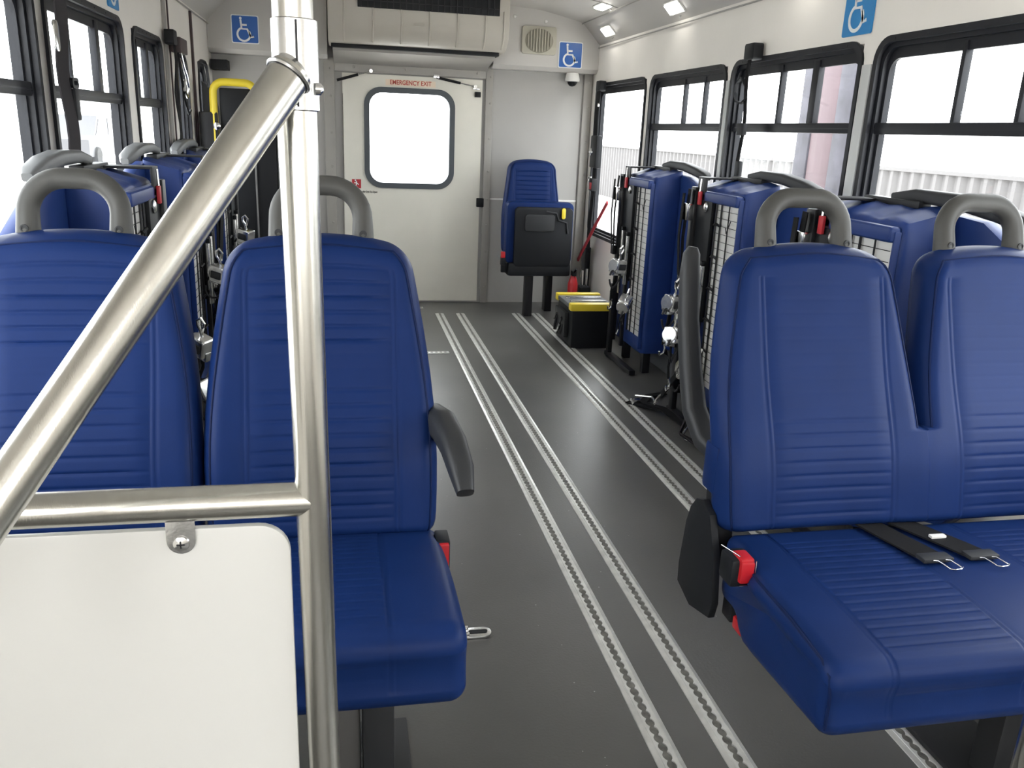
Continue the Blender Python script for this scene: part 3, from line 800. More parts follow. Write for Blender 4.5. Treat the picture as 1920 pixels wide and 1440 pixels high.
# lowered aisle armrest
mb = MB()
ap = [(.158, 1.600, .625), (.168, 1.56, .645), (.180, 1.50, .655), (.190, 1.42, .645), (.197, 1.36, .620), (.200, 1.325, .592)]
mb.sweep(ap, rrect(-.019, .019, -.022, .022, .014, 4), up=(0, 0, 1), scales=[(1.1, 1.5), (1.25, 1.55), (1.3, 1.4), (1.25, 1.2), (1.15, 1.0), (.8, .6)])
arm = mb.build('armrest', ARMP, ls)
MB().lathe([(.020, -.012), (.022, .0), (.020, .012)], (.150, 1.60, .622), 'x', 18).build('armrest_pivot', BLACK, arm)
bm_ = MB().box(.160, .186, 1.405, 1.455, .395, .458, .004).build('belt_buckle', BLACK, ls)
MB().box(.163, .183, 1.396, 1.412, .400, .455, .003).build('release_button', RED, bm_)

# --- right double seat
def yR(z): return 1.43 + .035 + (z - .44) * .345 - .018 * gauss(z - .58, .12)
rs = thing('double_passenger_seat', (1.2, 1.3, 0), 'blue vinyl double seat at right with raised armrest and belts lying on it', 'seat', 'front row passenger seats')
GR2 = [(.470 + k * .0262, .0021) for k in range(8)] + [(.68 + k * .0262, .0005) for k in range(10)]
mb, pp = MB(), MB()
RC = (.985, 1.423); XJ = 1.204
backrest(mb, pp, RC[0], .428, .985, yR, .055, join=1, xj=XJ, zj=.632, asym=1.12, grooves=GR2)
backrest(mb, pp, RC[1], .428, .985, yR, .055, join=-1, xj=XJ, zj=.632, grooves=GR2)
bmesh.ops.remove_doubles(mb.bm, verts=mb.bm.verts, dist=.0002)
bk = mb.build('backrest', VINYL, rs, ang=60)
pp.build('piping', PIPE, bk)
for cx in RC: loop_handle(cx - .004, yR(.98) + .012, .975, 1.088, .090, .0215, rs)
mb = MB(); cushion(mb, .712, 1.64, 1.435, .955, .432, .442, .150, [(.825, 1.065), (1.265, 1.50)], amp=.0015, front_drop=.135, rear_in=.045); mb.build('seat_cushion', VINYL, rs, ang=60)
mb = MB(); mb.tube([(.7300, 1.27, .440), (.7215, 1.23, .442), (.7185, 1.1, .442), (.7185, 1.0, .433), (.7185, .972, .420), (.7185, .9625, .385), (.7185, .9625, .33)], .0026, 6); mb.build('cushion_piping', PIPE, rs)
MB().box(.76, 1.64, 1.03, 1.07, .265, .31, .004).box(.76, 1.64, 1.37, 1.41, .255, .30, .004).build('seat_frame', BLKM, rs)
MB().box(1.22, 1.28, 1.12, 1.18, .01, .30, .006).box(1.17, 1.33, 1.00, 1.42, 0, .014, .004).build('pedestal_leg', DGREY, rs)
MB().box(1.62, 1.68, 1.05, 1.40, .0, .30, .004).build('wall_leg', BLKM, rs)
# recliner side plate and bracket
pl2 = [(1.49, .492), (1.52, .482), (1.545, .452), (1.56, .41), (1.575, .30), (1.572, .255), (1.50, .235), (1.405, .262), (1.395, .30), (1.412, .40), (1.45, .475)]
MB().prism(pl2, 0, .708, .724, .003).build('side_plate', BLACK, rs, M=Matrix.Translation((.020, 0, -.014)))
MB().prism([(1.44, .34), (1.50, .34), (1.53, .56), (1.47, .56)], 0, .748, .785, .004).build('hinge_bracket', BLKM, rs)
MB().box(.738, .80, 1.47, 1.53, .495, .60, .010).build('lower_upholstery', VINYL, rs)
# raised armrest
mb = MB()
ap = [(.742, 1.555, .548), (.735, 1.60, .560), (.728, 1.66, .61), (.725, 1.70, .70), (.726, 1.74, .80), (.730, 1.768, .90), (.733, 1.775, .945), (.735, 1.775, .960)]
mb.sweep(ap, rrect(-.021, .021, -.026, .026, .015, 4), up=(1, 0, 0), scales=[(.9, .9), (1.05, 1.0), (1.1, .98), (1.1, .9), (1.05, .85), (.95, .8), (.7, .7), (.35, .4)])
arm = mb.build('armrest', ARMP, rs, M=Matrix.Translation((.038, 0, .008)))
# buckles
BT = Matrix.Translation((-.012, .015, -.006)) @ Matrix.Translation((.72, 1.26, .44)) @ Matrix.Diagonal((1.15, 1.15, 1.15, 1)) @ Matrix.Translation((-.748, -1.26, -.44))
bl = MB().box(.728, .768, 1.24, 1.285, .42, .468, .006, M=BT).build('belt_buckle', BLACK, rs)
MB().box(.7405, .7640, 1.232, 1.246, .430, .468, .004).box(.7405, .7640, 1.235, 1.27, .452, .472, .004).build('release_button', RED, bl, M=BT)
MB().tube([(.7395, 1.231, .428), (.765, 1.231, .428), (.7655, 1.233, .470)], .0010, 6).tube([(.729, 1.285, .474), (.74, 1.24, .476)], .0009, 6).build('buckle_rim', CHROME, bl, M=BT)
bl = MB().box(.748, .775, 1.30, 1.34, .268, .295, .005).build('belt_buckle', RED, rs)
# two belts with wire hooks lying on the cushion
def cush_belt(name, pts, label, tagged=False):
    t = thing(name, pts[-1], label, 'seat belt', 'lap belts on the right seat')
    s = MB().strap(pts, .060, .0018, side=(1, -.10, 0)).build('belt_webbing', WEB, t)
    x, y, z = pts[-1]
    MB().box(x - .032, x + .032, y - .014, y + .014, z - .002, z + .007, .003).build('belt_tongue', DGREY, t)
    mb = MB()
    for o in (-.014, .012):
        mb.tube([(x + o, y - .010, z + .003), (x + o + .006, y - .020, z + .007), (x + o + .012, y - .032, z + .004), (x + o + .016, y - .042, z + .0015)], .0013, 6)
    mb.tube([(x + .002, y - .042, z + .0015), (x + .008, y - .046, z + .002), (x + .022, y - .046, z + .003), (x + .028, y - .042, z + .004)], .0013, 6)
    mb.build('wire_hook', CHROME, t)
    if tagged:
        a = Vector(pts[2]).lerp(Vector(pts[3]), .5)
        MB().box(a.x - .022, a.x + .012, a.y - .006, a.y + .006, a.z + .002, a.z + .008, .002).build('care_label', WHITE, t)
    return t
def zc(y): 
    t = (1.435 - y) / .442; return .432 - .010 + t * .02 + .012 * math.sin(math.pi * max(0, min(1, t))) + .0115
cush_belt('lap_belt', [(1.07, 1.47, .430), (1.075, 1.42, .438), (1.080, 1.36, zc(1.36)), (1.086, 1.29, zc(1.29)), (1.092, 1.235, zc(1.235))], 'black lap belt with chrome wire hook, left of the two on the right seat')
cush_belt('lap_belt', [(1.135, 1.47, .430), (1.150, 1.42, .438), (1.165, 1.36, zc(1.36)), (1.180, 1.29, zc(1.29)), (1.192, 1.235, zc(1.235))], 'black lap belt with white label, right of the two on the right seat', True)

# ---------------------------------------------------------------- folded seats
def fold_seat(name, Xa, Xw, y0, label, loose=0):
    """Xa aisle face, Xw wall; y0 near face"""
    s = 1 if Xw > Xa else -1
    t = thing(name, ((Xa + Xw) / 2, y0, 0), label, 'folded seat', 'folded seats along the right wall' if s > 0 else 'folded seats along the left wall')
    def bx(mb, a0, a1, *r, **k):
        p, q = sorted((Xa + s * a0, Xa + s * a1)); return mb.box(p, q, *r, **k)
    # cushion slab, slightly puffed, with wrapped lip
    mb = MB()
    NZ, NY = 26, 14
    b2 = bmesh.new(); bmesh.ops.create_cube(b2, size=1)
    for v in b2.verts: v.co = Vector((Xa + s * (.105 + v.co.x * .155), y0 + .22 + v.co.y * .44, .56 + v.co.z * .90))
    bmesh.ops.subdivide_edges(b2, edges=b2.edges[:], cuts=14, use_grid_fill=True)
    for v in b2.verts:
        a = (v.co.x - Xa) * s; yy = (v.co.y - y0) / .44; zz = (v.co.z - .11) / .90
        ca, cy, cz = (a - .105) / .0775, (yy - .5) * 2, (zz - .5) * 2
        # top slopes up toward the wall
        k = max(0, (zz - .6) / .4)
        v.co.z += .040 * k * (a - .03) / .135
        # round corners
        ra = max(0, abs(ca) - .72) / .28; ry = max(0, abs(cy) - .90) / .10; rz = max(0, abs(cz) - .955) / .045
        rr = ra * ra + ry * ry + rz * rz
        if rr > 1:
            f = 1 / math.sqrt(rr)
            if ra: v.co.x = Xa + s * (.105 + math.copysign(.72 + .28 * ra * f, ca) * .0775)
            if ry: v.co.y = y0 + .22 + math.copysign(.90 + .10 * ry * f, cy) * .22
            if rz: v.co.z += -math.copysign(rz * (1 - f) * .045 * .45, cz)
        wr = .004 * math.sin(v.co.y * 55 + 9 * a) * k + .0015 * math.sin(v.co.z * 37 + v.co.y * 21 + y0 * 5)
        v.co.z += wr * .8 * (1 if cz > .9 else 0)
        v.co.y += wr * .5 * (1 if abs(cy) > .9 else 0)
        if abs(cy) > .95: v.co.y += math.copysign(.007 * (1 - ca * ca), cy)
    bmesh.ops.recalc_face_normals(b2, faces=b2.faces)
    mb._merge(b2)
    cu = mb.build('seat_cushion', VINYLW, t, ang=50)
    lip = MB(); bx(lip, .0, .035, y0 + .008, y0 + .44, .955, .998, bev=.012, seg=3)
    lip.build('upholstery_flap', VINYLW, cu)
    lp = MB(); bx(lp, .014, .034, y0 + .004, y0 + .012, .14, .985, bev=.003, seg=3); lp.build('upholstery_edge', VINYLW, cu)
    # underside: white liner, wires
    mb = MB(); bx(mb, .022, .030, y0 + .02, y0 + .21, .20, .955); ln = mb.build('white_liner', mat('liner_white', (.62, .61, .585), .5), t, smooth=False)
    mb = MB()
    for k in range(24):
        z = .23 + k * .0305; mb.tube([(Xa + s * .018, y0 + .022, z), (Xa + s * .018, y0 + .20, z)], .0012, 5)
    for yy in (.085, .155, .20): mb.tube([(Xa + s * .016, y0 + yy, .2), (Xa + s * .014, y0 + yy, .955)], .0028 if yy < .1 else .004, 6)
    for k in range(5):
        z = .35 + k * .13; mb.tube([(Xa + s * .012, y0 + .150, z), (Xa + s * .004, y0 + .175, z + .01), (Xa + s * .012, y0 + .21, z)], .005, 6)
    mb.tube([(Xa + s * .012, y0 + .10, .87), (Xa + s * .010, y0 + .085, .85), (Xa + s * .010, y0 + .055, .90)], .002, 5)
    mb.build('spring_wires', BLKM, ln)
    # black frame plate + knob
    mb = MB(); bx(mb, .002, .020, y0 + .225, y0 + .40, .46, .965, bev=.004); fp = mb.build('frame_plate', BLACK, t)
    MB().lathe([(.020, -.0), (.020, -.005 * s), (.013, -.009 * s), (.002, -.010 * s)], (Xa + s * .002, y0 + .275, .935), 'x', 20).build('pivot_disc', CAST, fp)
    mb = MB(); bx(mb, -.012, .014, y0 + .37, y0 + .42, .10, 1.01, bev=.005); bx(mb, -.006, .012, y0 + .23, y0 + .255, .10, .50, bev=.003)
    mb.build('frame_upright', BLKM, t)
    # perforated latch rails
    for k, (yy, za) in enumerate(((.30, .72), (.22, .70))):
        r_ = MB(); bx(r_, -.016, -.002, y0 + yy, y0 + yy + .022, za - .34 + .08 * k, za, bev=.003); rl = r_.build('latch_rail', CAST, t)
        m2 = MB(); bx(m2, -.018, .0, y0 + yy - .002, y0 + yy + .024, za, za + .02, bev=.003); m2.build('rail_cap', BLACK, rl)
    # legs and foot
    mb = MB(); bx(mb, -.03, .006, y0 - .02, y0 + .42, .004, .03, bev=.006); bx(mb, .06, .10, y0 + .03, y0 + .07, 0, .15, bev=.004); bx(mb, .06, .10, y0 + .34, y0 + .38, 0, .15, bev=.004)
    bx(mb, -.028, -.004, y0 + .36, y0 + .40, .0, .42, bev=.004)
    mb.build('floor_leg', BLKM, t)
    # folded backrest against the wall, lobed end toward the front of the bus
    mb = MB()
    XX = lambda a: Xa + s * a
    e = .20 if (s > 0 and y0 < 2.5) else 0.0
    poly = [(y0 + .36, .14), (y0 + .36, 1.0), (y0 + .05, 1.035), (y0 - .08, 1.025), (y0 - .22 + e * .3, .985), (y0 - .36 + e * .7, .925), (y0 - .42 + e, .86), (y0 - .44 + e, .78), (y0 - .42 + e, .68), (y0 - .36 + e, .60), (y0 - .42 + e, .52), (y0 - .44 + e, .40), (y0 - .42 + e, .27), (y0 - .34 + e, .18), (y0 - .2 + e, .14)]
    mb.prism(poly, 0, *sorted((Xw - s * .068, Xw - s * .018)), bev=.014)
    mb.build('folded_backrest', VINYLW, t, ang=50)
    # armrest bar folded along the top by the wall
    mb = MB()
    ap = [(XX(.17), y0 + .25, 1.062), (XX(.175), y0 + .15, 1.074), (XX(.18), y0 - .02, 1.070), (XX(.185), y0 - .16, 1.052), (XX(.19), y0 - .235, 1.036), (XX(.19), y0 - .262, 1.030)]
    if s < 0: ap = [(XX(.17), y0 + .25, 1.070), (XX(.175), y0 + .15, 1.084), (XX(.18), y0 + .0, 1.084), (XX(.185), y0 - .10, 1.072), (XX(.19), y0 - .175, 1.052), (XX(.19), y0 - .20, 1.044)]
    mb.sweep(ap, rrect(-.022, .022, -.018, .018, .010, 4), up=(0, 0, 1), scales=[.7, 1, 1.15, 1.15, 1.05, .6])
    mb.build('folded_armrest', ARMP if s > 0 else LARM, t)
    # top bracket plate and red tag
    mb = MB(); bx(mb, .0, .20, y0 + .30, y0 + .38, 1.045, 1.053, bev=.002); bx(mb, .0, .008, y0 + .30, y0 + .38, .96, 1.05, bev=.002); bx(mb, .14, .18, y0 + .10, y0 + .36, 1.04, 1.06, bev=.003)
    br = mb.build('top_bracket', BLKM if s > 0 else DGREY, t)
    mb = MB(); bx(mb, -.012, -.001, y0 + .32, y0 + .345, .94, .995, bev=.003); mb.build('release_tag', FLAGR, br)
    mb = MB(); mb.tube([(XX(-.008), y0 + .332, .99), (XX(-.006), y0 + .332, 1.045)], .004, 8); mb.build('release_pin', CHROME, br)
    return t
XA, XLA = 1.465, -.575
FS = [fold_seat('folding_seat', XA + .012, XR, 4.0, 'blue folded seat on the right nearest the rear corner'),
      fold_seat('folding_seat', XA, XR, 3.0, 'blue folded seat midway on the right with white wire grid side'),
      fold_seat('folding_seat', XA - .035, XR - .01, 2.0, 'blue folded seat on the right just behind the front double seat')]
fold_seat('folding_seat', XLA, XL, 2.50, 'blue folded seat on the left just behind the front double seat')
fold_seat('folding_seat', XLA, XL, 3.48, 'middle blue folded seat on the left wall')
fold_seat('folding_seat', XLA, XL, 4.42, 'blue folded seat on the left wall nearest the lift')

# retractors
RS = 1.2
def retractor(name, label, group):
    t = thing(name, (0, 0, 0), label, 'retractor', group)
    MB().box(-.030, .030, -.026, .026, -.030, .030, .010, 3).box(-.034, .034, -.012, .012, -.040, -.010, .006).build('retractor_body', CAST, t)
    MB().lathe([(.026, -.034), (.028, -.030), (.028, -.026)], (0, 0, .002), 'x', 16).build('spool_cover', CAST, t)
    MB().box(-.020, .020, -.030, -.024, -.012, .014, .003).build('label_plate', DGREY, t)
    mb = MB()
    mb.tube([(0, 0, .028), (-.004, -.004, .050), (-.014, -.006, .062), (-.018, -.006, .078), (-.006, -.006, .090), (.008, -.006, .078), (.004, -.004, .062), (0, 0, .050)], .0045, 8)
    mb.build('attachment_hook', CHROME, t)
    mb = MB()
    pts = []
    for k in range(13):
        a = math.radians(20 + k * 28); pts.append((-.048 - .040 * math.cos(a) * .8 + .03, -.012 + .006 * math.sin(a * 2), -.052 + .040 * math.sin(a)))
    mb.tube(pts, .0042, 7)
    mb.build('release_loop', DGREY, t)
    MB().strap([(0, .004, -.036), (.004, .004, -.07), (-.004, .002, -.11), (.003, 0, -.15)], .024, .002, side=(1, .3, 0)).build('retractor_webbing', WEB, t)
    MB().tube([(.003, 0, -.145), (.014, 0, -.165), (.012, 0, -.185), (-.004, 0, -.192), (-.010, 0, -.178)], .0038, 7).build('webbing_hook', CHROME, t)
    return t
r0 = retractor('wheelchair_retractor', 'silver tie-down retractor hanging upper on the rearmost right folded seat', 'tie-down retractors')
r0.location = (1.39, 4.12, .555); r0.rotation_euler = (.1, .1, .5); r0.scale = (RS,) * 3
RLs = [((1.40, 4.00, .385), (.3, -.5, .9), 'silver tie-down retractor hanging lower on the rearmost right folded seat'),
       ((1.355, 3.26, .535), (.1, .1, .4), 'silver tie-down retractor hanging upper beside the raised armrest'),
       ((1.345, 3.20, .41), (-.1, .25, .7), 'silver tie-down retractor with black loop hanging just below the upper one by the armrest'),
       ((1.39, 3.15, .29), (.5, -.3, 1.2), 'silver tie-down retractor hanging lowest by the raised armrest'),
       ((-.50, 2.98, .44), (.1, .3, -.6), 'silver retractor in the gap between the left seats, upper one'),
       ((-.50, 2.96, .285), (.2, -.3, -.8), 'silver retractor in the gap between the left seats, lower one'),
       ((-.51, 3.62, .585), (.1, .2, -.5), 'silver retractor hanging highest on the middle left folded seat'),
       ((-.50, 3.68, .50), (.4, -.3, -.9), 'silver retractor second highest on the middle left folded seat'),
       ((-.51, 3.76, .39), (-.2, .2, -.4), 'silver retractor hanging lowest on the middle left folded seat'),
       ((-.50, 4.52, .63), (.1, .2, -.5), 'silver retractor high on the left folded seat nearest the lift'),
       ((-.50, 4.58, .54), (.3, -.2, -.9), 'silver retractor low on the left folded seat nearest the lift')]
for loc, rot, lb in RLs: dup(r0, loc, lb, rot)

# tie-down belts dangling from the folded seats
def belt_bundle(x, y, z0, z1, label, s):
    t = thing('tie_down_belt', (x, y, z0), label, 'strap', 'straps hanging on the folded seats')
    MB().strap([(x, y, z1), (x - s * .01, y + .005, (z0 + z1) / 2), (x - s * .004, y - .006, z0)], .045, .002, side=(.2, 1, 0)).strap(
        [(x - s * .012, y + .03, z1 - .02), (x - s * .022, y + .02, (z0 + z1) / 2), (x - s * .012, y + .01, z0 + .03)], .040, .002, side=(.2, 1, 0)).build('webbing', WEB, t)
    MB().box(x - .014, x + .014, y - .026, y + .026, z1 - .13, z1 - .06, .003).build('belt_adjuster', CHROME, t)
    MB().box(x - .012, x + .010, y - .022, y + .022, z0 - .02, z0 + .03, .004).build('belt_tongue', BLKM, t)
    return t
belt_bundle(1.452, 4.40, .60, 1.0, 'black strap with chrome adjuster hanging behind the rearmost right folded seat', 1)
belt_bundle(1.440, 3.40, .60, 1.0, 'black strap with chrome adjuster hanging behind the middle right folded seat', 1)
belt_bundle(1.405, 2.40, .60, 1.0, 'black strap hanging behind the near right folded seat, seen through the headrest loop', 1)
belt_bundle(-.552, 3.88, .60, .95, 'black strap hanging behind the middle left folded seat', -1)

# straps and chrome bits lying on the floor by the right folded seats
t = thing('loose_strap', (1.36, 3.42, 0), 'black strap with chrome buckle lying on the floor by the right folded seats', 'strap')
MB().strap([(1.30, 3.55, .006), (1.36, 3.46, .012), (1.40, 3.38, .02), (1.46, 3.34, .012), (1.50, 3.22, .008)], .045, .003, side=(.5, .8, 0)).strap([(1.52, 3.66, .006), (1.42, 3.60, .016), (1.36, 3.52, .010), (1.40, 3.38, .028), (1.44, 3.2, .01)], .04, .003, side=(.9, -.4, 0)).build('webbing', WEB, t)
MB().box(1.300, 1.345, 3.50, 3.53, .006, .03, .004, M=None).build('buckle', CHROME, t)
MB().tube([(1.36, 3.62, .012), (1.42, 3.56, .022), (1.40, 3.46, .03)], .006, 8).tube([(1.38, 3.08, .012), (1.42, 3.12, .03), (1.44, 3.08, .05)], .006, 8).build('metal_hook', CAST, t)
t = thing('loose_strap', (1.43, 3.02, 0), 'tangled dark strap with silver hook at the foot of the raised armrest', 'strap')
MB().strap([(1.40, 3.10, .26), (1.36, 3.05, .16), (1.38, 3.0, .06), (1.42, 2.9, .012), (1.50, 2.8, .006)], .035, .0025, side=(.4, 1, 0)).strap([(1.36, 3.12, .22), (1.39, 3.08, .10), (1.35, 3.04, .03), (1.40, 2.96, .012)], .03, .0025, side=(.2, 1, .2)).build('webbing', WEBG, t)
MB().tube([(1.36, 3.06, .03), (1.37, 3.02, .012), (1.39, 2.99, .012), (1.41, 3.0, .03)], .006, 8).build('metal_hook', CHROME, t)

# ---------------------------------------------------------------- wall belts
def wall_belt(name, X, s, y, ztop, zbot, w, m, label, clip=True, lean=0.0, guide=True):
    t = thing(name, (X, y, zbot), label, 'seat belt', 'shoulder belts hanging on the walls')
    x = X + s * .045
    n = 10
    pts = [(x + s * .006 * math.sin(k * .9), y + lean * k / n, ztop + (zbot - ztop) * k / n) for k in range(n + 1)]
    MB().strap(pts, w, .0022, side=(0, 1, 0)).build('webbing', m, t)
    MB().prism(rrect(y - .045, y + .045, ztop - .02, ztop + .045, .012), 0, *sorted((X + s * .012, X + s * .055)), bev=.004).build('top_anchor', BLACK, t)
    return t, x
t, x = wall_belt('shoulder_belt', XR, -1, 5.60, 1.50, .42, .075, WEB, 'dark belt assembly hanging beside the right rear corner window')
MB().box(x - .025, x + .015, 5.49, 5.64, .99, 1.20, .012).build('belt_sleeve', BLACK, t)
MB().box(x - .034, x - .022, 5.56, 5.64, 1.085, 1.10, .003).box(x - .034, x - .022, 5.585, 5.595, 1.07, 1.115, .002).lathe([(.012, -.004), (.012, .004)], (x - .028, 5.50, 1.39), 'x', 10).build('chrome_clip', CHROME, t)
bb = MB().box(x - .03, x + .01, 5.53, 5.60, .84, .92, .006).build('belt_buckle', BLACK, t)
MB().box(x - .034, x - .028, 5.535, 5.575, .85, .895, .003).build('release_button', RED, bb)
MB().tube([(x - .03, 5.62, .905), (x - .032, 5.60, .935), (x - .032, 5.54, .93)], .004, 6).build('buckle_wire', CHROME, t)
MB().box(XR - .06, XR - .02, 5.62, 5.70, .05, .45, .006).build('retractor_post', BLKM, t)
t, x = wall_belt('shoulder_belt', XR, -1, 3.44, 1.545, 1.02, .026, WEB, 'thin black belt with curled loop hanging over the third right window')
MB().strap([(x, 3.45, 1.42), (x - .004, 3.49, 1.46), (x - .004, 3.53, 1.44), (x - .004, 3.545, 1.40), (x - .004, 3.52, 1.365), (x - .004, 3.47, 1.355), (x, 3.44, 1.37)], .014, .003, side=(1, 0, 0)).build('curled_loop', BLACK, t)
MB().box(x - .012, x + .008, 3.41, 3.47, 1.225, 1.275, .006).box(x - .01, x + .008, 3.41, 3.455, 1.05, 1.12, .008).build('belt_tongue', BLACK, t)
t, x = wall_belt('shoulder_belt', XL, 1, 2.70, 1.56, 1.085, .105, WEBG, 'wide grey belt hanging over the second left window')
MB().prism(rrect(2.60, 2.645, 1.36, 1.44, .018), 0, x + .006, x + .012, .002).build('chrome_clip', CHROME, t)
MB().ring(rrect(2.74, 2.80, 1.27, 1.30, .012), rrect(2.752, 2.788, 1.279, 1.291, .005), 0, x - .006, x + .006).box(x - .006, x + .010, 2.745, 2.785, 1.18, 1.27, .008).build('belt_guide', BLACK, t)
t, x = wall_belt('shoulder_belt', XL, 1, 4.40, 1.545, 1.085, .045, WEB, 'black belt with hanging hook beside the short left window')
MB().tube([(x + .01, 4.50, 1.50), (x + .012, 4.55, 1.44), (x + .012, 4.62, 1.40), (x + .012, 4.66, 1.34), (x + .012, 4.60, 1.30), (x + .012, 4.54, 1.33), (x + .012, 4.56, 1.38)], .007, 8).build('metal_hook', CHROME, t)
MB().tube([(x, 4.50, 1.50), (x + .005, 4.56, 1.30), (x + .005, 4.66, 1.22), (x + .005, 4.72, 1.24)], .006, 8).build('cord_loop', BLACK, t)
MB().box(XL + .012, XL + .06, 4.50, 4.68, 1.50, 1.57, .006).build('belt_housing', mat('brown_plastic', (.045, .028, .028), .5), t)
# door holder on the left rear panel
tag(MB().box(-.80, -.70, 5.80, YB - .001, 1.50, 1.56, .004).build('door_holder', BLACK), 'small black door holder below the left rear bulkhead', 'latch')

# ---------------------------------------------------------------- rear flip seat
fs = thing('flip_seat', (1.26, 5.5, 0), 'single blue flip-up seat with black underside at the right rear corner', 'seat')
def yF(z): return 5.60 + (z - .45) * .10
mb, pp = MB(), MB()
backrest(mb, pp, 1.245, .42, 1.018, yF, .05, grooves=[(.74 + k * .030, .004) for k in range(8)], pw=.115, wtab=[(0, .20), (.2, .203), (.4, .201), (.5, .196), (.6, .189), (.7, .181), (.8, .173), (1, .160)])
bk = mb.build('backrest', VINYL, fs, ang=60); pp.build('piping', PIPE, bk)
# flipped up cushion
MB().prism(rrect(1.045, 1.50, .36, .765, .035), 1, 5.43, 5.54, .02).build('seat_cushion', VINYL, fs)
un = MB().prism(rrect(1.095, 1.485, .345, .735, .03), 1, 5.395, 5.435, .012).build('underside_shell', BLACK, fs)
MB().prism(rrect(1.16, 1.36, .58, .69, .02), 1, 5.385, 5.397, .006).build('shell_recess', DGREY, un)
MB().sweep([(1.30, 5.39, .71), (1.37, 5.388, .70), (1.385, 5.388, .655), (1.44, 5.388, .64), (1.452, 5.388, .57)], rrect(-.005, .005, -.004, .004, .002, 2), up=(0, -1, 0)).build('shell_ridge', DGREY, un)
MB().prism(rrect(1.402, 1.428, .665, .735, .012), 1, 5.372, 5.39, .005).build('yellow_pull', YEL, un)
MB().box(1.06, 1.49, 5.40, 5.56, .28, .37, .02).build('hinge_housing', BLACK, fs)
MB().box(1.19, 1.245, 5.44, 5.50, 0, .30, .004).build('leg', BLKM, fs)
MB().box(1.37, 1.42, 5.60, 5.68, 0, .30, .004).build('leg', BLKM, fs)
bb = MB().box(1.015, 1.045, 5.42, 5.46, .35, .41, .006).box(1.02, 1.06, 5.43, 5.46, .30, .36, .006).build('belt_buckle', BLACK, fs)
MB().box(1.014, 1.042, 5.415, 5.44, .40, .44, .004).build('release_button', RED, bb)

# tool box
tb = thing('securement_box', (1.40, 4.72, 0), 'black storage box with yellow lid ends on the floor at right', 'box')
MB().box(1.285, 1.53, 4.56, 4.90, .0, .235, .012).build('box_body', BLACK, tb)
MB().box(1.275, 1.54, 4.60, 4.87, .232, .258, .006).build('box_lid', mat('grey_lid', (.10, .105, .11), .5), tb)
for ya, yb_ in ((4.545, 4.60), (4.87, 4.92)): MB().box(1.270, 1.545, ya, yb_, .225, .268, .008).build('yellow_lid_end', YEL, tb)
MB().box(1.30, 1.52, 4.66, 4.685, .256, .266, .004).box(1.30, 1.52, 4.77, 4.795, .256, .266, .004).build('lid_rib', CAST, tb)
MB().tube([(1.262, 4.66, .12), (1.25, 4.70, .06), (1.262, 4.74, .10), (1.255, 4.68, .16)], .008, 8).tube([(1.258, 4.80, .15), (1.25, 4.82, .09), (1.26, 4.86, .05)], .007, 8).box(1.258, 1.284, 4.63, 4.86, .05, .20, .006).build('buckle_cluster', DGREY, tb)
MB().tube([(1.252, 4.70, .12), (1.246, 4.73, .07), (1.25, 4.76, .05)], .009, 8).tube([(1.252, 4.80, .17), (1.248, 4.84, .12)], .006, 8).build('chrome_hook', CHROME, tb)
# fire extinguisher
fe = thing('fire_extinguisher', (1.50, 5.36, 0), 'small red fire extinguisher on the floor behind the black box', 'fire extinguisher')
MB().lathe([(.032, .0), (.034, .01), (.034, .24), (.026, .27), (.014, .30)], (1.50, 5.36, 0), 'z', 20).build('cylinder_body', RED, fe)
MB().box(1.485, 1.515, 5.33, 5.38, .295, .33, .004).tube([(1.50, 5.34, .32), (1.50, 5.29, .35)], .007, 8).build('valve_head', BLACK, fe)
# red diagonal strap
tag(MB().sweep([(1.625, 5.12, .80), (1.60, 5.28, .63), (1.575, 5.44, .45), (1.565, 5.50, .38)], rrect(-.013, .013, -.006, .006, .005, 3), up=(1, 0, 0)).build('red_strap', REDF), 'red webbing strap stretched diagonally below the right rear window', 'strap')
# small black post with chrome fittings at the corner
t = thing('belt_stalk', (1.58, 5.45, 0), 'pair of chrome belt stalks beside the rear flip seat', 'belt stalk')
MB().box(1.575, 1.592, 5.43, 5.45, .20, .32, .003).box(1.61, 1.622, 5.43, 5.45, .20, .33, .003).build('chrome_stalk', CHROME, t)
MB().box(1.565, 1.64, 5.40, 5.50, 0, .21, .01).build('stalk_base', BLACK, t)

# ---------------------------------------------------------------- wheelchair lift
lf = thing('wheelchair_lift', (-.5, 5.3, 0), 'black folded wheelchair lift with yellow handrail loop at left rear', 'lift')
MB().box(-.665, -.375, 5.16, 5.24, .02, 1.14, .006).build('platform', BLACK, lf)
MB().box(-.78, -.68, 5.08, 5.50, 0, 1.24, .01).build('tower', BLKM, lf)
MB().box(-.37, -.345, 5.15, 5.24, .02, 1.16, .004).box(-.50, -.490, 5.146, 5.158, .04, 1.12, .002).build('edge_strip', mat('grey_edge', (.20, .20, .20), .4, .5), lf)
for dy, x0 in ((0, -.70), ):
    pts = [(x0, 5.10, 1.08), (x0, 5.10, 1.31)] + [(x0 + .06 - .06 * math.cos(math.radians(a)), 5.10, 1.34 + .06 * math.sin(math.radians(a))) for a in range(15, 91, 15)] + \
          [(x0 + .17 + .06 * math.sin(math.radians(a)), 5.10, 1.34 + .06 * math.cos(math.radians(a))) for a in range(0, 91, 15)] + [(x0 + .23, 5.10, 1.10)]
    MB().tube(pts, .021, 14).build('yellow_handrail', YEL, lf)
MB().box(-.67, -.49, 5.115, 5.135, 1.12, 1.37, .01).build('handrail_panel', BLACK, lf)
MB().lathe([(.020, 0), (.020, -.012), (.008, -.018)], (-.685, 5.085, 1.165), 'y', 14).build('handrail_bolt', CHROME, lf)
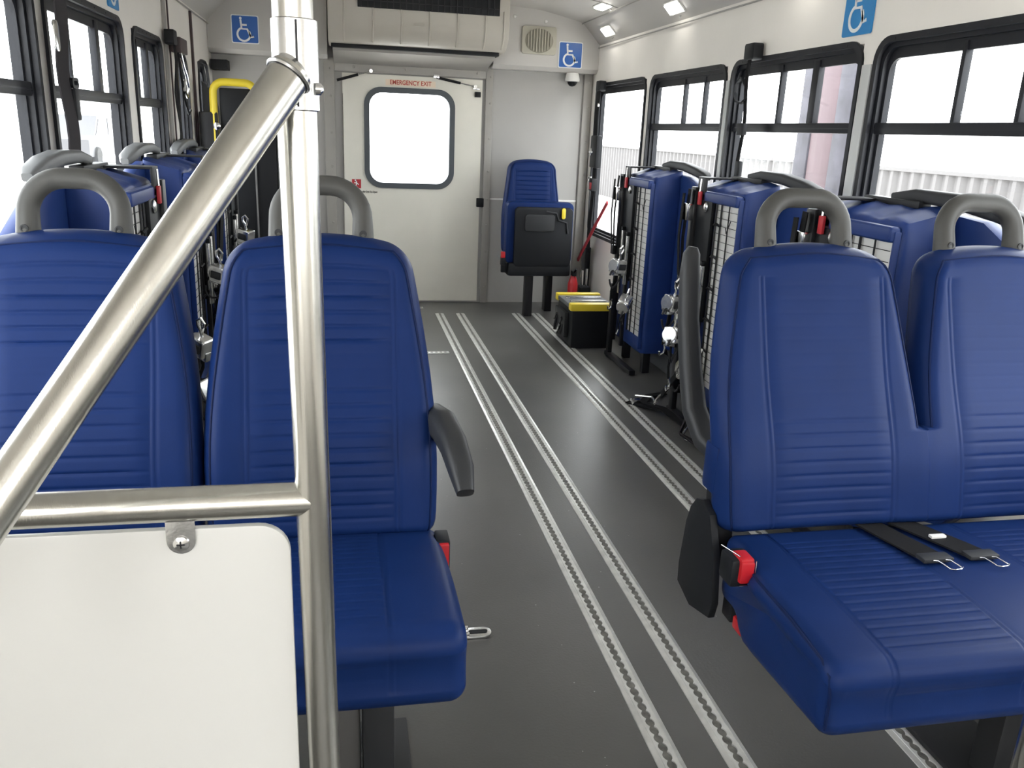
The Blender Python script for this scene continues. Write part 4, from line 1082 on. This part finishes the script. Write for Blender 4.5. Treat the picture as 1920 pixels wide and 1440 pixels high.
MB().prism([(-.76, 1.24), (-.68, 1.24), (-.70, 1.34), (-.76, 1.40)], 1, 5.12, 5.2, .004).build('tower_cap', DGREY, lf)

# ---------------------------------------------------------------- outside
struct(MB().box(-60, 60, -40, 80, -.62, -.60).build('ground', mat('pale_concrete', (.74, .72, .69), .9, var=.08, vscale=.6), smooth=False), 'pale concrete yard outside the bus')
fn = thing('corrugated_fence', (8, 10, -.6), 'pale corrugated fence outside the right windows', 'fence')
mb = MB(); pts = []
for k in range(600):
    pts.append((8.0 + (.03 if (k // 2) % 2 else -.03), -4 + k * .06))
A = [mb.bm.verts.new((x, y, -.6)) for x, y in pts]; B = [mb.bm.verts.new((x, y, .88)) for x, y in pts]
A2 = [mb.bm.verts.new((x + .02, y, -.6)) for x, y in pts]; B2 = [mb.bm.verts.new((x + .02, y, .88)) for x, y in pts]
for i in range(len(pts) - 1):
    mb.bm.faces.new((A[i], A[i + 1], B[i + 1], B[i])); mb.bm.faces.new((A2[i], B2[i], B2[i + 1], A2[i + 1])); mb.bm.faces.new((B[i], B[i + 1], B2[i + 1], B2[i]))
mb.build('fence_sheet', mat('fence_pale', (.105, .10, .10), .7), fn, smooth=False)
MB().box(7.95, 8.06, -4, 32, .88, .93).build('fence_cap', MATS['fence_pale'], fn, smooth=False)
cl = thing('red_column', (3.0, 5.1, -.6), 'red panelled column with dark edges standing outside the third right window', 'column')
MB().box(3.0, 3.25, 4.94, 5.20, -.6, 3.2, .01).build('red_face', mat('column_red', (.092, .058, .068), .6, var=.10, vscale=5), cl)
MB().box(2.99, 3.12, 5.20, 5.36, -.6, 3.2, .01).box(2.99, 3.12, 4.76, 4.93, -.6, 3.2, .01).build('dark_edge', mat('column_dark', (.050, .048, .062), .7, var=.30, vscale=9), cl)
# parked van beyond the left windows
vn = thing('parked_van', (-9.5, 35, -.6), 'pale parked van far beyond the left windows', 'van')
VM = Matrix.Translation((0, 9, 0))
vm = mat('van_paint', (.070, .070, .075), .5)
MB().prism([(23.2, -.25), (23.2, .35), (23.9, .5), (24.5, 1.15), (28.6, 1.2), (28.8, .4), (28.8, -.25)], 0, -10.4, -8.6, .06).build('van_body', vm, vn, M=VM)
MB().prism([(24.1, .5), (24.6, 1.05), (25.6, 1.08), (25.6, .5)], 0, -8.6, -8.585).prism([(25.8, .5), (25.8, 1.08), (28.3, 1.1), (28.3, .5)], 0, -8.6, -8.585).build('side_window', mat('van_glass', (.035, .037, .042), .2), vn, M=VM)
for y in (24.1, 27.9): MB().lathe([(.33, -.1), (.35, 0), (.33, .1)], (-8.62, y, -.25), 'x', 20).build('wheel', mat('tyre', (.03, .03, .03), .8), vn, M=VM)
